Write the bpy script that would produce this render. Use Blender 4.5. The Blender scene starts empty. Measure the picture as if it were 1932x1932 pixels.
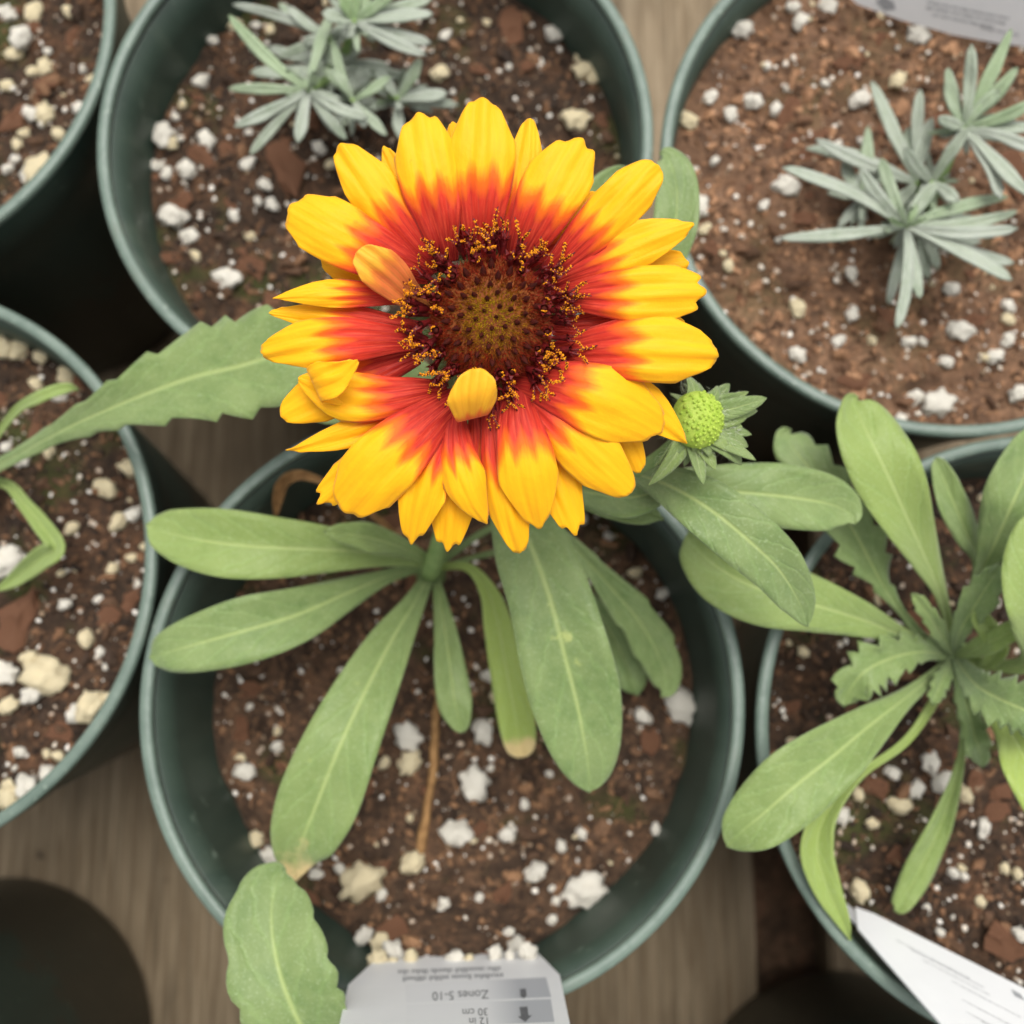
import bpy, bmesh, math, random
from mathutils import Vector, Matrix, noise
random.seed(7)

# ------------------------------------------------------------------ camera, sky, sun, exposure
scene = bpy.context.scene
COL = scene.collection
FOV = math.radians(53.0)
FPX = 966.0 / math.tan(FOV / 2)              # focal length in pixels of a 1932-pixel-wide view of the photo
CAM = Vector((0.0, 0.0, 0.4473))
FWD = Vector((math.tan(math.radians(-.6)), math.tan(math.radians(8.5)), -1)).normalized()
RGT = FWD.cross(Vector((0, 1, 0))).normalized()
UPV = RGT.cross(FWD).normalized()
cd = bpy.data.cameras.new('camera'); cam = bpy.data.objects.new('camera', cd); COL.objects.link(cam)
M = Matrix((RGT, UPV, -FWD)).transposed().to_4x4(); M.translation = CAM
cam.matrix_world = M
cd.sensor_width = 36; cd.angle = FOV
cd.clip_start = 0.005; cd.clip_end = 50
cd.dof.use_dof = True
cd.dof.focus_distance = 0.196
cd.dof.aperture_fstop = 12.0
scene.camera = cam

SUN_EL, SUN_AZ = 74.0, 20.0                  # azimuth from +Y (picture top) towards +X
w = bpy.data.worlds.new('World'); scene.world = w; w.use_nodes = True
nt = w.node_tree; bg = nt.nodes['Background']
sky = nt.nodes.new('ShaderNodeTexSky'); sky.sky_type = 'NISHITA'; sky.sun_disc = False
sky.sun_elevation = math.radians(SUN_EL); sky.sun_rotation = math.radians(SUN_AZ)
sky.dust_density = 4.0
hs = nt.nodes.new('ShaderNodeHueSaturation'); hs.inputs['Saturation'].default_value = 0.12   # overcast: a grey-white sky
nt.links.new(sky.outputs[0], hs.inputs['Color']); nt.links.new(hs.outputs[0], bg.inputs[0])
bg.inputs[1].default_value = 0.15
sd = bpy.data.lights.new('sun', 'SUN'); sd.energy = 1.5; sd.angle = math.radians(35); sd.color = (1, .97, .92)
so = bpy.data.objects.new('sun', sd); COL.objects.link(so)
e, a = math.radians(SUN_EL), math.radians(SUN_AZ)
so.rotation_euler = Vector((math.sin(a) * math.cos(e), math.cos(a) * math.cos(e), math.sin(e))).to_track_quat('Z', 'Y').to_euler()
so.location = (0, 0, 1.5)
vs = scene.view_settings
vs.view_transform = 'Standard'; vs.look = 'None'; vs.gamma = 1.0; vs.exposure = 0.48

# ------------------------------------------------------------------ picture pixel -> place
def ray(px, py):
    return FWD + RGT * ((px - 966) / FPX) + UPV * ((966 - py) / FPX)
def pt(px, py, z):                            # where the pixel's ray meets height z
    d = ray(px, py); return CAM + d * ((z - CAM.z) / d.z)
FC = CAM + ray(927, 602) * 0.190              # centre of the open flower
FN = ((CAM - FC).normalized() * 0.75 + Vector((0, 0, 1)) * 0.25).normalized()
def fpt(px, py, h):                           # where the pixel's ray meets the flower's plane raised by h
    d = ray(px, py); return CAM + d * (((FC + FN * h) - CAM).dot(FN) / d.dot(FN))
def z1(x, y): return (447.2 + x * .496, 146.9 + y * .496)

# ------------------------------------------------------------------ materials
def lin(r, g, b):
    f = lambda c: (c / 255 / 12.92) if c <= 10 else (((c / 255) + .055) / 1.055) ** 2.4
    return (f(r), f(g), f(b), 1)
class Mat:
    def __init__(s, name, rough=.6, spec=.4):
        s.m = bpy.data.materials.new(name); s.m.use_nodes = True; s.nt = s.m.node_tree
        s.b = s.nt.nodes['Principled BSDF']; s.out = s.nt.nodes['Material Output']
        s.b.inputs['Roughness'].default_value = rough; s.b.inputs['Specular IOR Level'].default_value = spec
    def n(s, t, **k):
        x = s.nt.nodes.new(t)
        for q, v in k.items():
            if q in x.inputs: x.inputs[q].default_value = v
            else: setattr(x, q, v)
        return x
    def l(s, a, b): s.nt.links.new(a, b)
    def math(s, op, a, b=None, c=None, clamp=False):
        x = s.nt.nodes.new('ShaderNodeMath'); x.operation = op; x.use_clamp = clamp
        for i, v in enumerate((a, b, c)):
            if v is None: continue
            if isinstance(v, (int, float)): x.inputs[i].default_value = v
            else: s.l(v, x.inputs[i])
        return x.outputs[0]
    def noise(s, scale, detail=4, rough=.55, vec=None, dist=0):
        x = s.n('ShaderNodeTexNoise'); x.inputs['Scale'].default_value = scale; x.inputs['Detail'].default_value = detail
        x.inputs['Roughness'].default_value = rough; x.inputs['Distortion'].default_value = dist
        s.l(vec if vec is not None else s.coord(), x.inputs['Vector']); return x.outputs['Fac']
    def coord(s, kind='Object'):
        if not hasattr(s, 'tc'): s.tc = s.n('ShaderNodeTexCoord')
        return s.tc.outputs[kind]
    def world_pos(s):
        if not hasattr(s, 'geo'): s.geo = s.n('ShaderNodeNewGeometry')
        return s.geo.outputs['Position']
    def mapv(s, vec, scale):
        x = s.n('ShaderNodeMapping'); x.inputs['Scale'].default_value = scale; s.l(vec, x.inputs['Vector']); return x.outputs[0]
    def ramp(s, fac, stops):
        x = s.n('ShaderNodeValToRGB'); r = x.color_ramp
        while len(r.elements) < len(stops): r.elements.new(.5)
        for el, (p, c) in zip(r.elements, stops): el.position = p; el.color = c if len(c) == 4 else (*c, 1)
        s.l(fac, x.inputs[0]); return x.outputs[0]
    def mix(s, fac, a, b, mode='MIX'):
        x = s.n('ShaderNodeMix'); x.data_type = 'RGBA'; x.blend_type = mode
        for sock, v in ((x.inputs[0], fac), (x.inputs[6], a), (x.inputs[7], b)):
            if isinstance(v, (int, float)): sock.default_value = v
            elif isinstance(v, tuple): sock.default_value = v if len(v) == 4 else (*v, 1)
            else: s.l(v, sock)
        return x.outputs[2]
    def attr(s, name):
        x = s.n('ShaderNodeAttribute'); x.attribute_name = name; return x
    def uv(s):
        x = s.n('ShaderNodeSeparateXYZ'); s.l(s.coord('UV'), x.inputs[0]); return x.outputs[0], x.outputs[1]
    def base(s, c): 
        if isinstance(c, tuple): s.b.inputs['Base Color'].default_value = c if len(c) == 4 else (*c, 1)
        else: s.l(c, s.b.inputs['Base Color'])
    def bump(s, h, strength=.4, dist=.001):
        x = s.n('ShaderNodeBump'); x.inputs['Strength'].default_value = strength; x.inputs['Distance'].default_value = dist
        s.l(h, x.inputs['Height']); s.l(x.outputs[0], s.b.inputs['Normal']); return x.outputs[0]
    def translucent(s, col, amount, nrm=None):
        t = s.n('ShaderNodeBsdfTranslucent'); mx = s.n('ShaderNodeMixShader'); mx.inputs[0].default_value = amount
        if isinstance(col, tuple): t.inputs[0].default_value = col
        else: s.l(col, t.inputs[0])
        if nrm is not None: s.l(nrm, t.inputs['Normal'])
        s.l(s.b.outputs[0], mx.inputs[1]); s.l(t.outputs[0], mx.inputs[2]); s.l(mx.outputs[0], s.out.inputs[0])

MT = {}
def mat_petal():
    m = Mat('petal', .55, .25); u, v = m.uv()
    s = m.math('MULTIPLY_ADD', u, 2, -1)
    c3 = m.math('COSINE', m.math('MULTIPLY', s, 3 * math.pi))
    jag = m.math('POWER', m.math('MULTIPLY_ADD', c3, -.5, .5), 1.6)
    vec = m.mapv(m.coord('UV'), (6, 1.5, 1)); sep = m.n('ShaderNodeVectorMath'); sep.operation = 'ADD'
    seed = m.attr('seed'); m.l(vec, sep.inputs[0]); m.l(seed.outputs['Vector'], sep.inputs[1]); vec = sep.outputs[0]
    st = m.noise(1.0, 4, .6, vec)
    st2 = m.noise(4.0, 3, .6, vec)
    bound = m.math('ADD', m.attr('edge').outputs['Fac'], m.math('MULTIPLY', jag, .085))
    bound = m.math('ADD', bound, m.math('MULTIPLY_ADD', st, .20, -.10))
    d = m.math('SUBTRACT', v, bound)
    f = m.math('MULTIPLY_ADD', d, 4.8, .5, clamp=True)
    deep = m.math('MULTIPLY_ADD', v, -2.6, 1.15, clamp=True)
    red = m.mix(deep, lin(222, 56, 30), lin(150, 20, 22))
    red = m.mix(m.math('MULTIPLY_ADD', st2, 3.0, -1.35, clamp=True), red, lin(228, 80, 52))
    vein = m.math('POWER', m.math('ABSOLUTE', m.math('SINE', m.math('MULTIPLY_ADD', u, 22, m.math('MULTIPLY', st, 2.0)))), 9)
    red = m.mix(m.math('MULTIPLY', vein, .36), red, lin(138, 14, 20))
    yel = m.mix(m.noise(3, 3, .5, vec), lin(248, 176, 8), lin(255, 198, 16))
    yel = m.mix(m.math('MULTIPLY', vein, .06), yel, lin(236, 140, 10))
    yel = m.mix(m.math('MULTIPLY', m.math('MULTIPLY_ADD', m.noise(420, 2), 12, -8.8, clamp=True), .5), yel, lin(196, 122, 20))
    o1 = m.mix(m.math('MULTIPLY', f, 2.2, clamp=True), red, lin(240, 108, 14))
    col = m.mix(m.math('MULTIPLY_ADD', f, 2.2, -1.1, clamp=True), o1, yel)
    back = m.mix(.55, col, lin(236, 172, 84)); back = m.mix(m.math('MULTIPLY', vein, .35), back, lin(196, 120, 40))
    col = m.mix(m.attr('under').outputs['Fac'], col, back)      # the paler underside of a petal that has turned over
    m.base(col)
    rib = m.math('SINE', m.math('MULTIPLY_ADD', u, 44, m.math('MULTIPLY', st, 4.0)))
    h = m.math('ADD', m.math('MULTIPLY', rib, .09), m.math('ADD', m.math('MULTIPLY', st, .6), m.math('MULTIPLY', m.noise(700, 3), .5)))
    nb = m.bump(h, .4, .0005); m.translucent(col, .22, nb)
    m.b.inputs['Sheen Weight'].default_value = .12
    return m.m
def mat_leaf(name, ca, cb, cy, translu=.14, rib=.68):
    m = Mat(name, .5, .42); u, v = m.uv()
    tint = m.attr('tint').outputs['Fac']
    s = m.math('ABSOLUTE', m.math('MULTIPLY_ADD', u, 2, -1))
    nz = m.noise(260, 5, .6); big = m.noise(75, 3)
    col = m.mix(m.math('MULTIPLY_ADD', nz, 2.0, -.5, clamp=True), ca, cb)
    col = m.mix(m.math('MULTIPLY_ADD', big, 3.0, -1.2, clamp=True), col, cb)
    col = m.mix(tint, col, cy)
    # side veins: chevrons leaving the midrib
    ch = m.math('SINE', m.math('MULTIPLY_ADD', v, 46, m.math('MULTIPLY_ADD', s, -11, m.math('MULTIPLY', nz, 5))))
    ch = m.math('POWER', m.math('MULTIPLY_ADD', ch, .5, .5), 12)
    col = m.mix(m.math('MULTIPLY', ch, .15), col, lin(150, 182, 104))
    wid = m.math('MULTIPLY_ADD', v, -.08, .125)
    mid = m.math('MULTIPLY', m.math('SUBTRACT', 1.15, m.math('DIVIDE', s, wid), clamp=True), m.math('MULTIPLY_ADD', v, -4.0, 4.1, clamp=True))
    col = m.mix(m.math('MULTIPLY', mid, rib), col, lin(172, 188, 114))
    dust = m.math('MULTIPLY_ADD', m.noise(1500, 3, .7), 5, -2.7, clamp=True)
    col = m.mix(m.math('MULTIPLY', dust, .35), col, lin(186, 200, 160))
    bl = m.attr('blemish').outputs['Fac']
    bf = m.math('MULTIPLY', m.attr('tipburn').outputs['Fac'], m.math('MULTIPLY_ADD', m.math('ADD', v, m.math('MULTIPLY_ADD', m.noise(120, 4), .22, -.11)), 16, -14.6, clamp=True))
    col = m.mix(bf, col, lin(206, 184, 128))
    sp = m.math('MULTIPLY', bl, m.math('MULTIPLY_ADD', m.noise(170, 4), 12, -8.0, clamp=True))
    col = m.mix(m.math('MULTIPLY', sp, .6), col, lin(198, 206, 120))
    m.base(col)
    h = m.math('ADD', m.math('MULTIPLY', m.noise(1400, 4), .5), m.math('SUBTRACT', m.math('MULTIPLY', ch, -.5), m.math('MULTIPLY', mid, 1.2)))
    nb = m.bump(h, .45, .0005); m.translucent(col, translu, nb)
    m.b.inputs['Sheen Weight'].default_value = .25; m.b.inputs['Sheen Roughness'].default_value = .6
    return m.m
def mat_plain(name, c1, c2, scale, rough=.6, spec=.35, bumps=.4, bdist=.0005, detail=5, lo=.3, hi=.7):
    m = Mat(name, rough, spec); nz = m.noise(scale, detail, .6)
    m.base(m.ramp(nz, [(lo, c1), (hi, c2)])); m.bump(m.noise(scale * 3, 4), bumps, bdist); return m.m
def mat_vcol(name, rough=.7, spec=.3, translu=0):
    m = Mat(name, rough, spec); a = m.attr('tone'); c = m.mix(.25, a.outputs['Color'], m.ramp(m.noise(900, 3), [(.3, (0, 0, 0)), (.7, (1, 1, 1))]), 'OVERLAY')
    m.base(c)
    if translu: m.translucent(c, translu)
    return m.m
def mat_soil(name, dark, mid, red, moss):
    m = Mat(name, .85, .35); p = m.world_pos()
    a = m.noise(95, 6, .65, p, .6); b = m.noise(420, 5, .7, p); g = m.noise(38, 3, .5, p)
    c = m.ramp(a, [(.34, dark), (.50, mid), (.66, red)])
    c = m.mix(m.math('MULTIPLY_ADD', b, 3.2, -1.25, clamp=True), c, dark)
    c = m.mix(m.math('MULTIPLY', m.math('MULTIPLY_ADD', g, 8, -4.4, clamp=True), moss), c, lin(66, 70, 30))
    m.base(c); m.bump(m.math('ADD', b, m.math('MULTIPLY', m.noise(1600, 4, .7, p), .5)), .9, .0018)
    return m.m
def mat_pot():
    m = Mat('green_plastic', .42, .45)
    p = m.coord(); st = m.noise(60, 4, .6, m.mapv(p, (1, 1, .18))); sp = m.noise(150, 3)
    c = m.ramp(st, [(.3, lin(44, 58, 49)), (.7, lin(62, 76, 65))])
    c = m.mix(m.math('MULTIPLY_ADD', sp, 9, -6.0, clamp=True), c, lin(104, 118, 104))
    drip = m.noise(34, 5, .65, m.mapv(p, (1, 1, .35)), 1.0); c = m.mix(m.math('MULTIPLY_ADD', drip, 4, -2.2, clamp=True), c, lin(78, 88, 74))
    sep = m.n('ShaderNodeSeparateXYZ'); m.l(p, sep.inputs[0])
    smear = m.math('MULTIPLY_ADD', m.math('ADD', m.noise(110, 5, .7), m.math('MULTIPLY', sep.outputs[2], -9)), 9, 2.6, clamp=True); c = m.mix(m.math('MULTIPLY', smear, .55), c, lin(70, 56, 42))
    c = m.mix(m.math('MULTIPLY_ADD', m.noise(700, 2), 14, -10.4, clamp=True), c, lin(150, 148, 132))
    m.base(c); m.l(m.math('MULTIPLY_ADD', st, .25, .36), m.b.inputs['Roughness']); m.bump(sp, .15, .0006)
    return m.m
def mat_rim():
    m = Mat('sheen_tinted_green_plastic', .38, .5); st = m.noise(90, 4); sp = m.noise(420, 3)
    c = m.ramp(st, [(.3, lin(86, 102, 91)), (.7, lin(108, 123, 111))])  # paler than the wall: the lip's sky sheen is painted into the green
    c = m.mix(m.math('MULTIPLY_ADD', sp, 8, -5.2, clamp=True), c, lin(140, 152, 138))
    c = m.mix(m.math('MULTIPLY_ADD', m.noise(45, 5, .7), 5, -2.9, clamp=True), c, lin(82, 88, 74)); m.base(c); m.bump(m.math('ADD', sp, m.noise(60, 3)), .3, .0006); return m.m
def mat_wood():
    m = Mat('weathered_wood', .75, .3); p = m.world_pos()
    g = m.noise(14, 6, .62, m.mapv(p, (16, .7, 4)), 1.2); g2 = m.noise(60, 4, .6, m.mapv(p, (14, .5, 4)), .6)
    big = m.noise(9, 3, .5, p)
    c = m.ramp(g, [(.28, lin(88, 77, 60)), (.5, lin(130, 114, 91)), (.74, lin(158, 142, 117))])
    c = m.mix(m.math('MULTIPLY_ADD', g2, 3.4, -1.5, clamp=True), c, lin(104, 86, 62))
    c = m.mix(m.math('MULTIPLY_ADD', big, 5, -2.6, clamp=True), c, lin(78, 66, 50))
    c = m.mix(m.math('MULTIPLY_ADD', m.noise(70, 3, .5, p), 9, -6.3, clamp=True), c, lin(44, 36, 28))
    m.base(c); m.bump(m.math('ADD', g, g2), .6, .0012); return m.m
def mat_print(name, lo, hi):
    m = Mat(name, .5, .4); u, v = m.uv(); m.base(m.ramp(u, [(0.0, hi), (.55, hi), (.80, lo), (1.0, lo)])); return m.m
MT['petal'] = mat_petal()
MT['leaf'] = mat_leaf('gaillardia_leaf', lin(92, 119, 58), lin(124, 143, 84), lin(148, 168, 74))
MT['lav'] = mat_leaf('lavender_leaf', lin(126, 138, 118), lin(170, 175, 163), lin(118, 152, 74), .10, .12)
MT['stem'] = mat_plain('green_stem', lin(116, 142, 82), lin(140, 162, 102), 300, .6)
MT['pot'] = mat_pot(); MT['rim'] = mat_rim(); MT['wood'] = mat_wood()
MT['soil'] = mat_soil('potting_soil', lin(52, 39, 29), lin(94, 72, 54), lin(128, 95, 70), .8)
MT['soil_dark'] = mat_soil('damp_potting_soil', lin(44, 33, 24), lin(80, 60, 44), lin(116, 82, 58), .9)
MT['soil_red'] = mat_soil('coarse_potting_soil', lin(84, 62, 46), lin(136, 102, 77), lin(168, 130, 100), .35)
MT['ground'] = mat_soil('bare_ground', lin(78, 60, 46), lin(118, 92, 70), lin(146, 104, 80), .0)
MT['perlite'] = mat_plain('perlite', lin(226, 217, 196), lin(246, 242, 232), 500, .85, .3, .7, .0006)
MT['perlite_cream'] = mat_plain('stained_perlite', lin(220, 200, 152), lin(244, 232, 200), 420, .85, .3, .7, .0006)
MT['bark'] = mat_plain('bark', lin(126, 86, 63), lin(172, 124, 94), 240, .8, .25, .9, .0012)
MT['twig'] = mat_plain('dry_stalk', lin(112, 82, 50), lin(166, 128, 84), 400, .8, .2, .6)
MT['tone'] = mat_vcol('crumbs', .85)
MT['hair'] = mat_vcol('fuzz', .7, .2, .15)
MT['maroon'] = mat_plain('maroon_floret', lin(74, 10, 16), lin(124, 26, 24), 900, .45, .4, .4)
MT['pollen'] = mat_plain('pollen', lin(226, 130, 8), lin(252, 176, 32), 1800, .8, .2, .6)
MT['bristle'] = mat_plain('dark_floret_tip', lin(46, 12, 6), lin(78, 22, 12), 900, .8, .15, .4)
MT['disc'] = mat_plain('flower_disc', lin(104, 46, 14), lin(136, 72, 18), 500, .8)
MT['budg'] = mat_plain('bud_green', lin(146, 176, 56), lin(178, 198, 84), 700, .55)
MT['white_plastic'] = mat_plain('white_plastic', lin(228, 228, 228), lin(236, 236, 235), 40, .45, .45, .05)
MT['ink'] = mat_plain('grey_ink', lin(150, 151, 153), lin(166, 167, 169), 800, .6)
MT['ink_dark'] = mat_plain('dark_ink', lin(92, 93, 96), lin(112, 113, 116), 800, .6)
MT['band'] = mat_print('grey_band', lin(180, 182, 186), lin(228, 228, 228))

# ------------------------------------------------------------------ object helpers
WL = {}
def link(o, parent=None):
    COL.objects.link(o)
    if parent is not None: o.parent = parent
    return o
def tag(o, label=None, cat=None, group=None, kind=None):
    for k, v in (('label', label), ('category', cat), ('group', group), ('kind', kind)):
        if v: o[k] = v
    return o
def empty(name, loc, label=None, cat=None, group=None, parent=None):
    o = bpy.data.objects.new(name, None); o.empty_display_size = .01; link(o, parent)
    pw = WL.get(parent.name, Vector()) if parent else Vector()
    o.location = Vector(loc) - pw; WL[o.name] = Vector(loc); return tag(o, label, cat, group)
def mesh_of(name, V, F, smooth=True, uv=None, attrs=None, tones=None):
    me = bpy.data.meshes.new(name); me.from_pydata([tuple(v) for v in V], [], F)
    if smooth: me.polygons.foreach_set('use_smooth', [True] * len(me.polygons))
    if uv:
        l = me.uv_layers.new(name='UVMap')
        for lp in me.loops: l.data[lp.index].uv = uv[lp.vertex_index]
    for k, val in (attrs or {}).items():
        if isinstance(val, tuple):
            at = me.attributes.new(k, 'FLOAT_VECTOR', 'POINT'); at.data.foreach_set('vector', list(val) * len(me.vertices))
        else:
            at = me.attributes.new(k, 'FLOAT', 'POINT'); at.data.foreach_set('value', [val] * len(me.vertices))
    if tones:
        at = me.color_attributes.new('tone', 'FLOAT_COLOR', 'POINT')
        at.data.foreach_set('color', [c for t in tones for c in (t[0], t[1], t[2], 1)])
    me.update(); return me
def mk(name, V, F, mat, parent=None, origin=None, solid=0, **k):
    """one mesh object, vertices given in world space, origin at `origin` (or their middle)"""
    V = [Vector(v) for v in V]
    o0 = Vector(origin) if origin is not None else sum(V, Vector()) / len(V)
    me = mesh_of(name, [v - o0 for v in V], F, **k)
    for mm in (mat if isinstance(mat, (list, tuple)) else [mat]): me.materials.append(MT[mm])
    o = bpy.data.objects.new(name, me); link(o, parent)
    o.location = o0 - (WL.get(parent.name, Vector()) if parent else Vector()); WL[o.name] = o0
    if solid:
        md = o.modifiers.new('thickness', 'SOLIDIFY'); md.thickness = solid; md.offset = -1
    return o
def inst(name, me, Mw, parent):
    o = bpy.data.objects.new(name, me); link(o, parent)
    o.matrix_basis = Matrix.Translation(-WL[parent.name]) @ Mw; WL[o.name] = Mw.translation.copy(); return o
def frame(z, spin=0, x=None):
    z = z.normalized(); x = (x if x is not None else Vector((1, 0, 0)) if abs(z.x) < .9 else Vector((0, 1, 0)))
    y = z.cross(x).normalized(); x = y.cross(z)
    return (Matrix((x, y, z)).transposed() @ Matrix.Rotation(spin, 3, 'Z')).to_4x4()
def crom(P, N):
    n = len(P); out = []
    for i in range(N + 1):
        f = i / N * (n - 1); k = min(int(f), n - 2); t = f - k
        p0 = P[max(k - 1, 0)]; p1 = P[k]; p2 = P[k + 1]; p3 = P[min(k + 2, n - 1)]
        out.append([.5 * ((2 * b) + (-a_ + c) * t + (2 * a_ - 5 * b + 4 * c - d) * t * t + (-a_ + 3 * b - 3 * c + d) * t ** 3)
                    for a_, b, c, d in zip(p0, p1, p2, p3)])
    return out
def gridF(N, S): return [(i * S + j, i * S + j + 1, (i + 1) * S + j + 1, (i + 1) * S + j) for i in range(N - 1) for j in range(S - 1)]
def tube(path, radii, n=8, cap=True):
    V = []; F = []; P = [Vector(p) for p in path]; x = None
    for i, p in enumerate(P):
        d = (P[min(i + 1, len(P) - 1)] - P[max(i - 1, 0)]).normalized()
        if x is None: x = d.orthogonal().normalized()
        x = (x - d * x.dot(d)).normalized(); y = d.cross(x); r = radii[i] if not isinstance(radii, float) else radii
        V += [p + (x * math.cos(q * 2 * math.pi / n) + y * math.sin(q * 2 * math.pi / n)) * r for q in range(n)]
    for i in range(len(P) - 1):
        for q in range(n): F.append((i * n + q, i * n + (q + 1) % n, (i + 1) * n + (q + 1) % n, (i + 1) * n + q))
    if cap: F.append(tuple(range(n))[::-1]); F.append(tuple((len(P) - 1) * n + q for q in range(n)))
    return V, F
def ico(sub, rx=1, ry=1, rz=1, rough=.2, seed=0, freq=1.5):
    bm = bmesh.new(); bmesh.ops.create_icosphere(bm, subdivisions=sub, radius=1)
    sv = Vector((seed * 3.7, seed * 1.3, seed * 7.1)); V = []
    for v in bm.verts:
        c = v.co; k = 1 + rough * noise.noise(c * freq + sv) * 1.6 + rough * .5 * noise.noise(c * freq * 2.7 + sv)
        V.append(Vector((c.x * rx * k, c.y * ry * k, c.z * rz * k)))
    F = [tuple(v.index for v in f.verts) for f in bm.faces]; bm.free(); return V, F
class Pile:                                   # many small pieces collected into one mesh
    def __init__(s): s.V = []; s.F = []; s.T = []
    def add(s, V, F, tone=None):
        b = len(s.V); s.V += V; s.F += [tuple(i + b for i in f) for f in F]
        if tone: s.T += [tone] * len(V)

# ------------------------------------------------------------------ the setting: ground and planks
RIM = .165
gv = [(-3, -3, -.0245), (3, -3, -.0245), (3, 3, -.0245), (-3, 3, -.0245)]
tag(mk('ground', gv, [(0, 1, 2, 3)], 'ground', smooth=False), 'bare brown ground seen through the gap between planks', kind='structure')
bench = empty('bench_top', (0, .1, 0)); tag(bench, 'weathered wooden planks that the pots stand on', kind='structure')
def plank(x0, x1, sd):
    rr = random.Random(sd); bm = bmesh.new(); bmesh.ops.create_cube(bm, size=1)
    zt = -.0005 - rr.random() * .0008
    for v in bm.verts: v.co = Vector(((x0 + x1) / 2 + v.co.x * (x1 - x0), .1 + v.co.y * 1.5, zt - .011 + v.co.z * .022))
    bmesh.ops.bevel(bm, geom=[e_ for e_ in bm.edges], offset=.0018, segments=2, affect='EDGES')
    V = [v.co.copy() for v in bm.verts]; F = [tuple(v.index for v in f.verts) for f in bm.faces]; bm.free()
    mk('plank', V, F, 'wood', bench, smooth=False)
xe = pt(1427, 1740, 0).x
edges = [(xe - .140, xe), (xe - .355, xe - .143), (xe - .501, xe - .358)] + [(xe + .030 + .143 * k, xe + .170 + .143 * k) for k in range(3)]
for i, (a0, a1) in enumerate(edges): plank(a0, a1, i)
# ------------------------------------------------------------------ pots
RO = .0826
def lathe(prof, n=128):
    V = []; F = []; k = len(prof)
    for i in range(n):
        q = 2 * math.pi * i / n; V += [Vector((r * math.cos(q), r * math.sin(q), z)) for r, z in prof]
    for i in range(n):
        for j in range(k - 1): F.append((i * k + j, ((i + 1) % n) * k + j, ((i + 1) % n) * k + j + 1, i * k + j + 1))
    V = [Vector((v.x, v.y, v.z)) * 1.0 + Vector((v.x, v.y, 0)) * (.006 * noise.noise(Vector((v.x * 14, v.y * 14, 3))) - .003) * (v.z / .165) + Vector((0, 0, .0012 * noise.noise(Vector((v.x * 18, v.y * 18, 9))) * (v.z > .14))) for v in V]
    return V, F
def r_in(z): return .0620 + (z / RIM) * (.0790 - .0620)
wall_prof = [(.0001, .0045), (.050, .0045), (.0615, .005), (r_in(.02), .02)] + [(r_in(.165 * k / 10), .165 * k / 10) for k in range(2, 10)] + [(.0788, .1615), (.0800, .1615),
             (.0803, .158), (.0800, .146), (.0786, .144)] + [(r_in(.144 * k / 8) + .0014, .144 * k / 8) for k in range(7, 0, -1)] + [(.0632, .003), (.0620, .0), (.056, .0), (.054, .002), (.0001, .002)]
rim_prof = []
for k in range(17):
    q = 2 * math.pi * k / 16
    cx, cz = math.cos(q), math.sin(q)
    rim_prof.append((.08085 + .00178 * math.copysign(abs(cx) ** .7, cx), .1635 + .0016 * math.copysign(abs(cz) ** .7, cz)))
def mesh_from(name, VF, mat):
    me = mesh_of(name, *VF); me.materials.append(MT[mat]); return me
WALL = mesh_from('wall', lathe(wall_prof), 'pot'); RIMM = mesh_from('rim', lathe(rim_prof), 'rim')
P = dict(center=(-.0223, -.0103), left=(-.1830, .0275), right=(.1448, -.0185), upright=(.1229, .1455), top=(-.0438, .1553), upleft=(-.2049, .1908))
P = {k: Vector((x, y, RIM)) for k, (x, y) in P.items()}
for k, (x, y) in dict(botleft=(0, 1955), botright=(1570, 2140)).items():
    b_ = pt(x, y, 0); P[k] = Vector((b_.x, b_.y, RIM))
P['bottom'] = pt(745, 2545, RIM)
for it in range(60):                          # rims touch but never run through each other
    ks = list(P)
    for i in range(len(ks)):
        for j in range(i + 1, len(ks)):
            d = P[ks[j]] - P[ks[i]]; gap = 2 * RO + .0002 - d.length
            if gap > 0:
                d.normalize(); wi = .15 if ks[i] == 'center' else .5; P[ks[i]] -= d * gap * wi; P[ks[j]] += d * gap * (1 - wi)
pot_label = dict(center='dark green plastic pot under the open red and yellow flower',
    top='dark green plastic pot holding the bushier silver lavender behind the flower',
    upleft='dark green plastic pot with bare perlite soil and no plant showing',
    upright='dark green plastic pot with reddish soil and the loose spiky lavender',
    left='dark green plastic pot from which one long toothed leaf reaches to the flower',
    right='dark green plastic pot crowded by the leafy flowerless gaillardia rosette',
    botleft='dark green plastic pot showing only its shaded base on unbroken planks', botright='dark green plastic pot showing only its shaded base across the plank gap',
    bottom='dark green plastic pot beneath the single scalloped leaf')
def pot(key):
    p = P[key]; o = empty('nursery_pot', (p.x, p.y, 0), pot_label.get(key, 'dark green plastic pot showing only its shaded base on the planks'), 'pot', 'nursery pots set rim to rim')
    r = random.Random(key).random() * 6.28
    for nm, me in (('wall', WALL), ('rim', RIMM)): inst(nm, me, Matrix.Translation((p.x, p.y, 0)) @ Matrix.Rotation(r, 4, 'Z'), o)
for k in P: pot(k)

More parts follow.
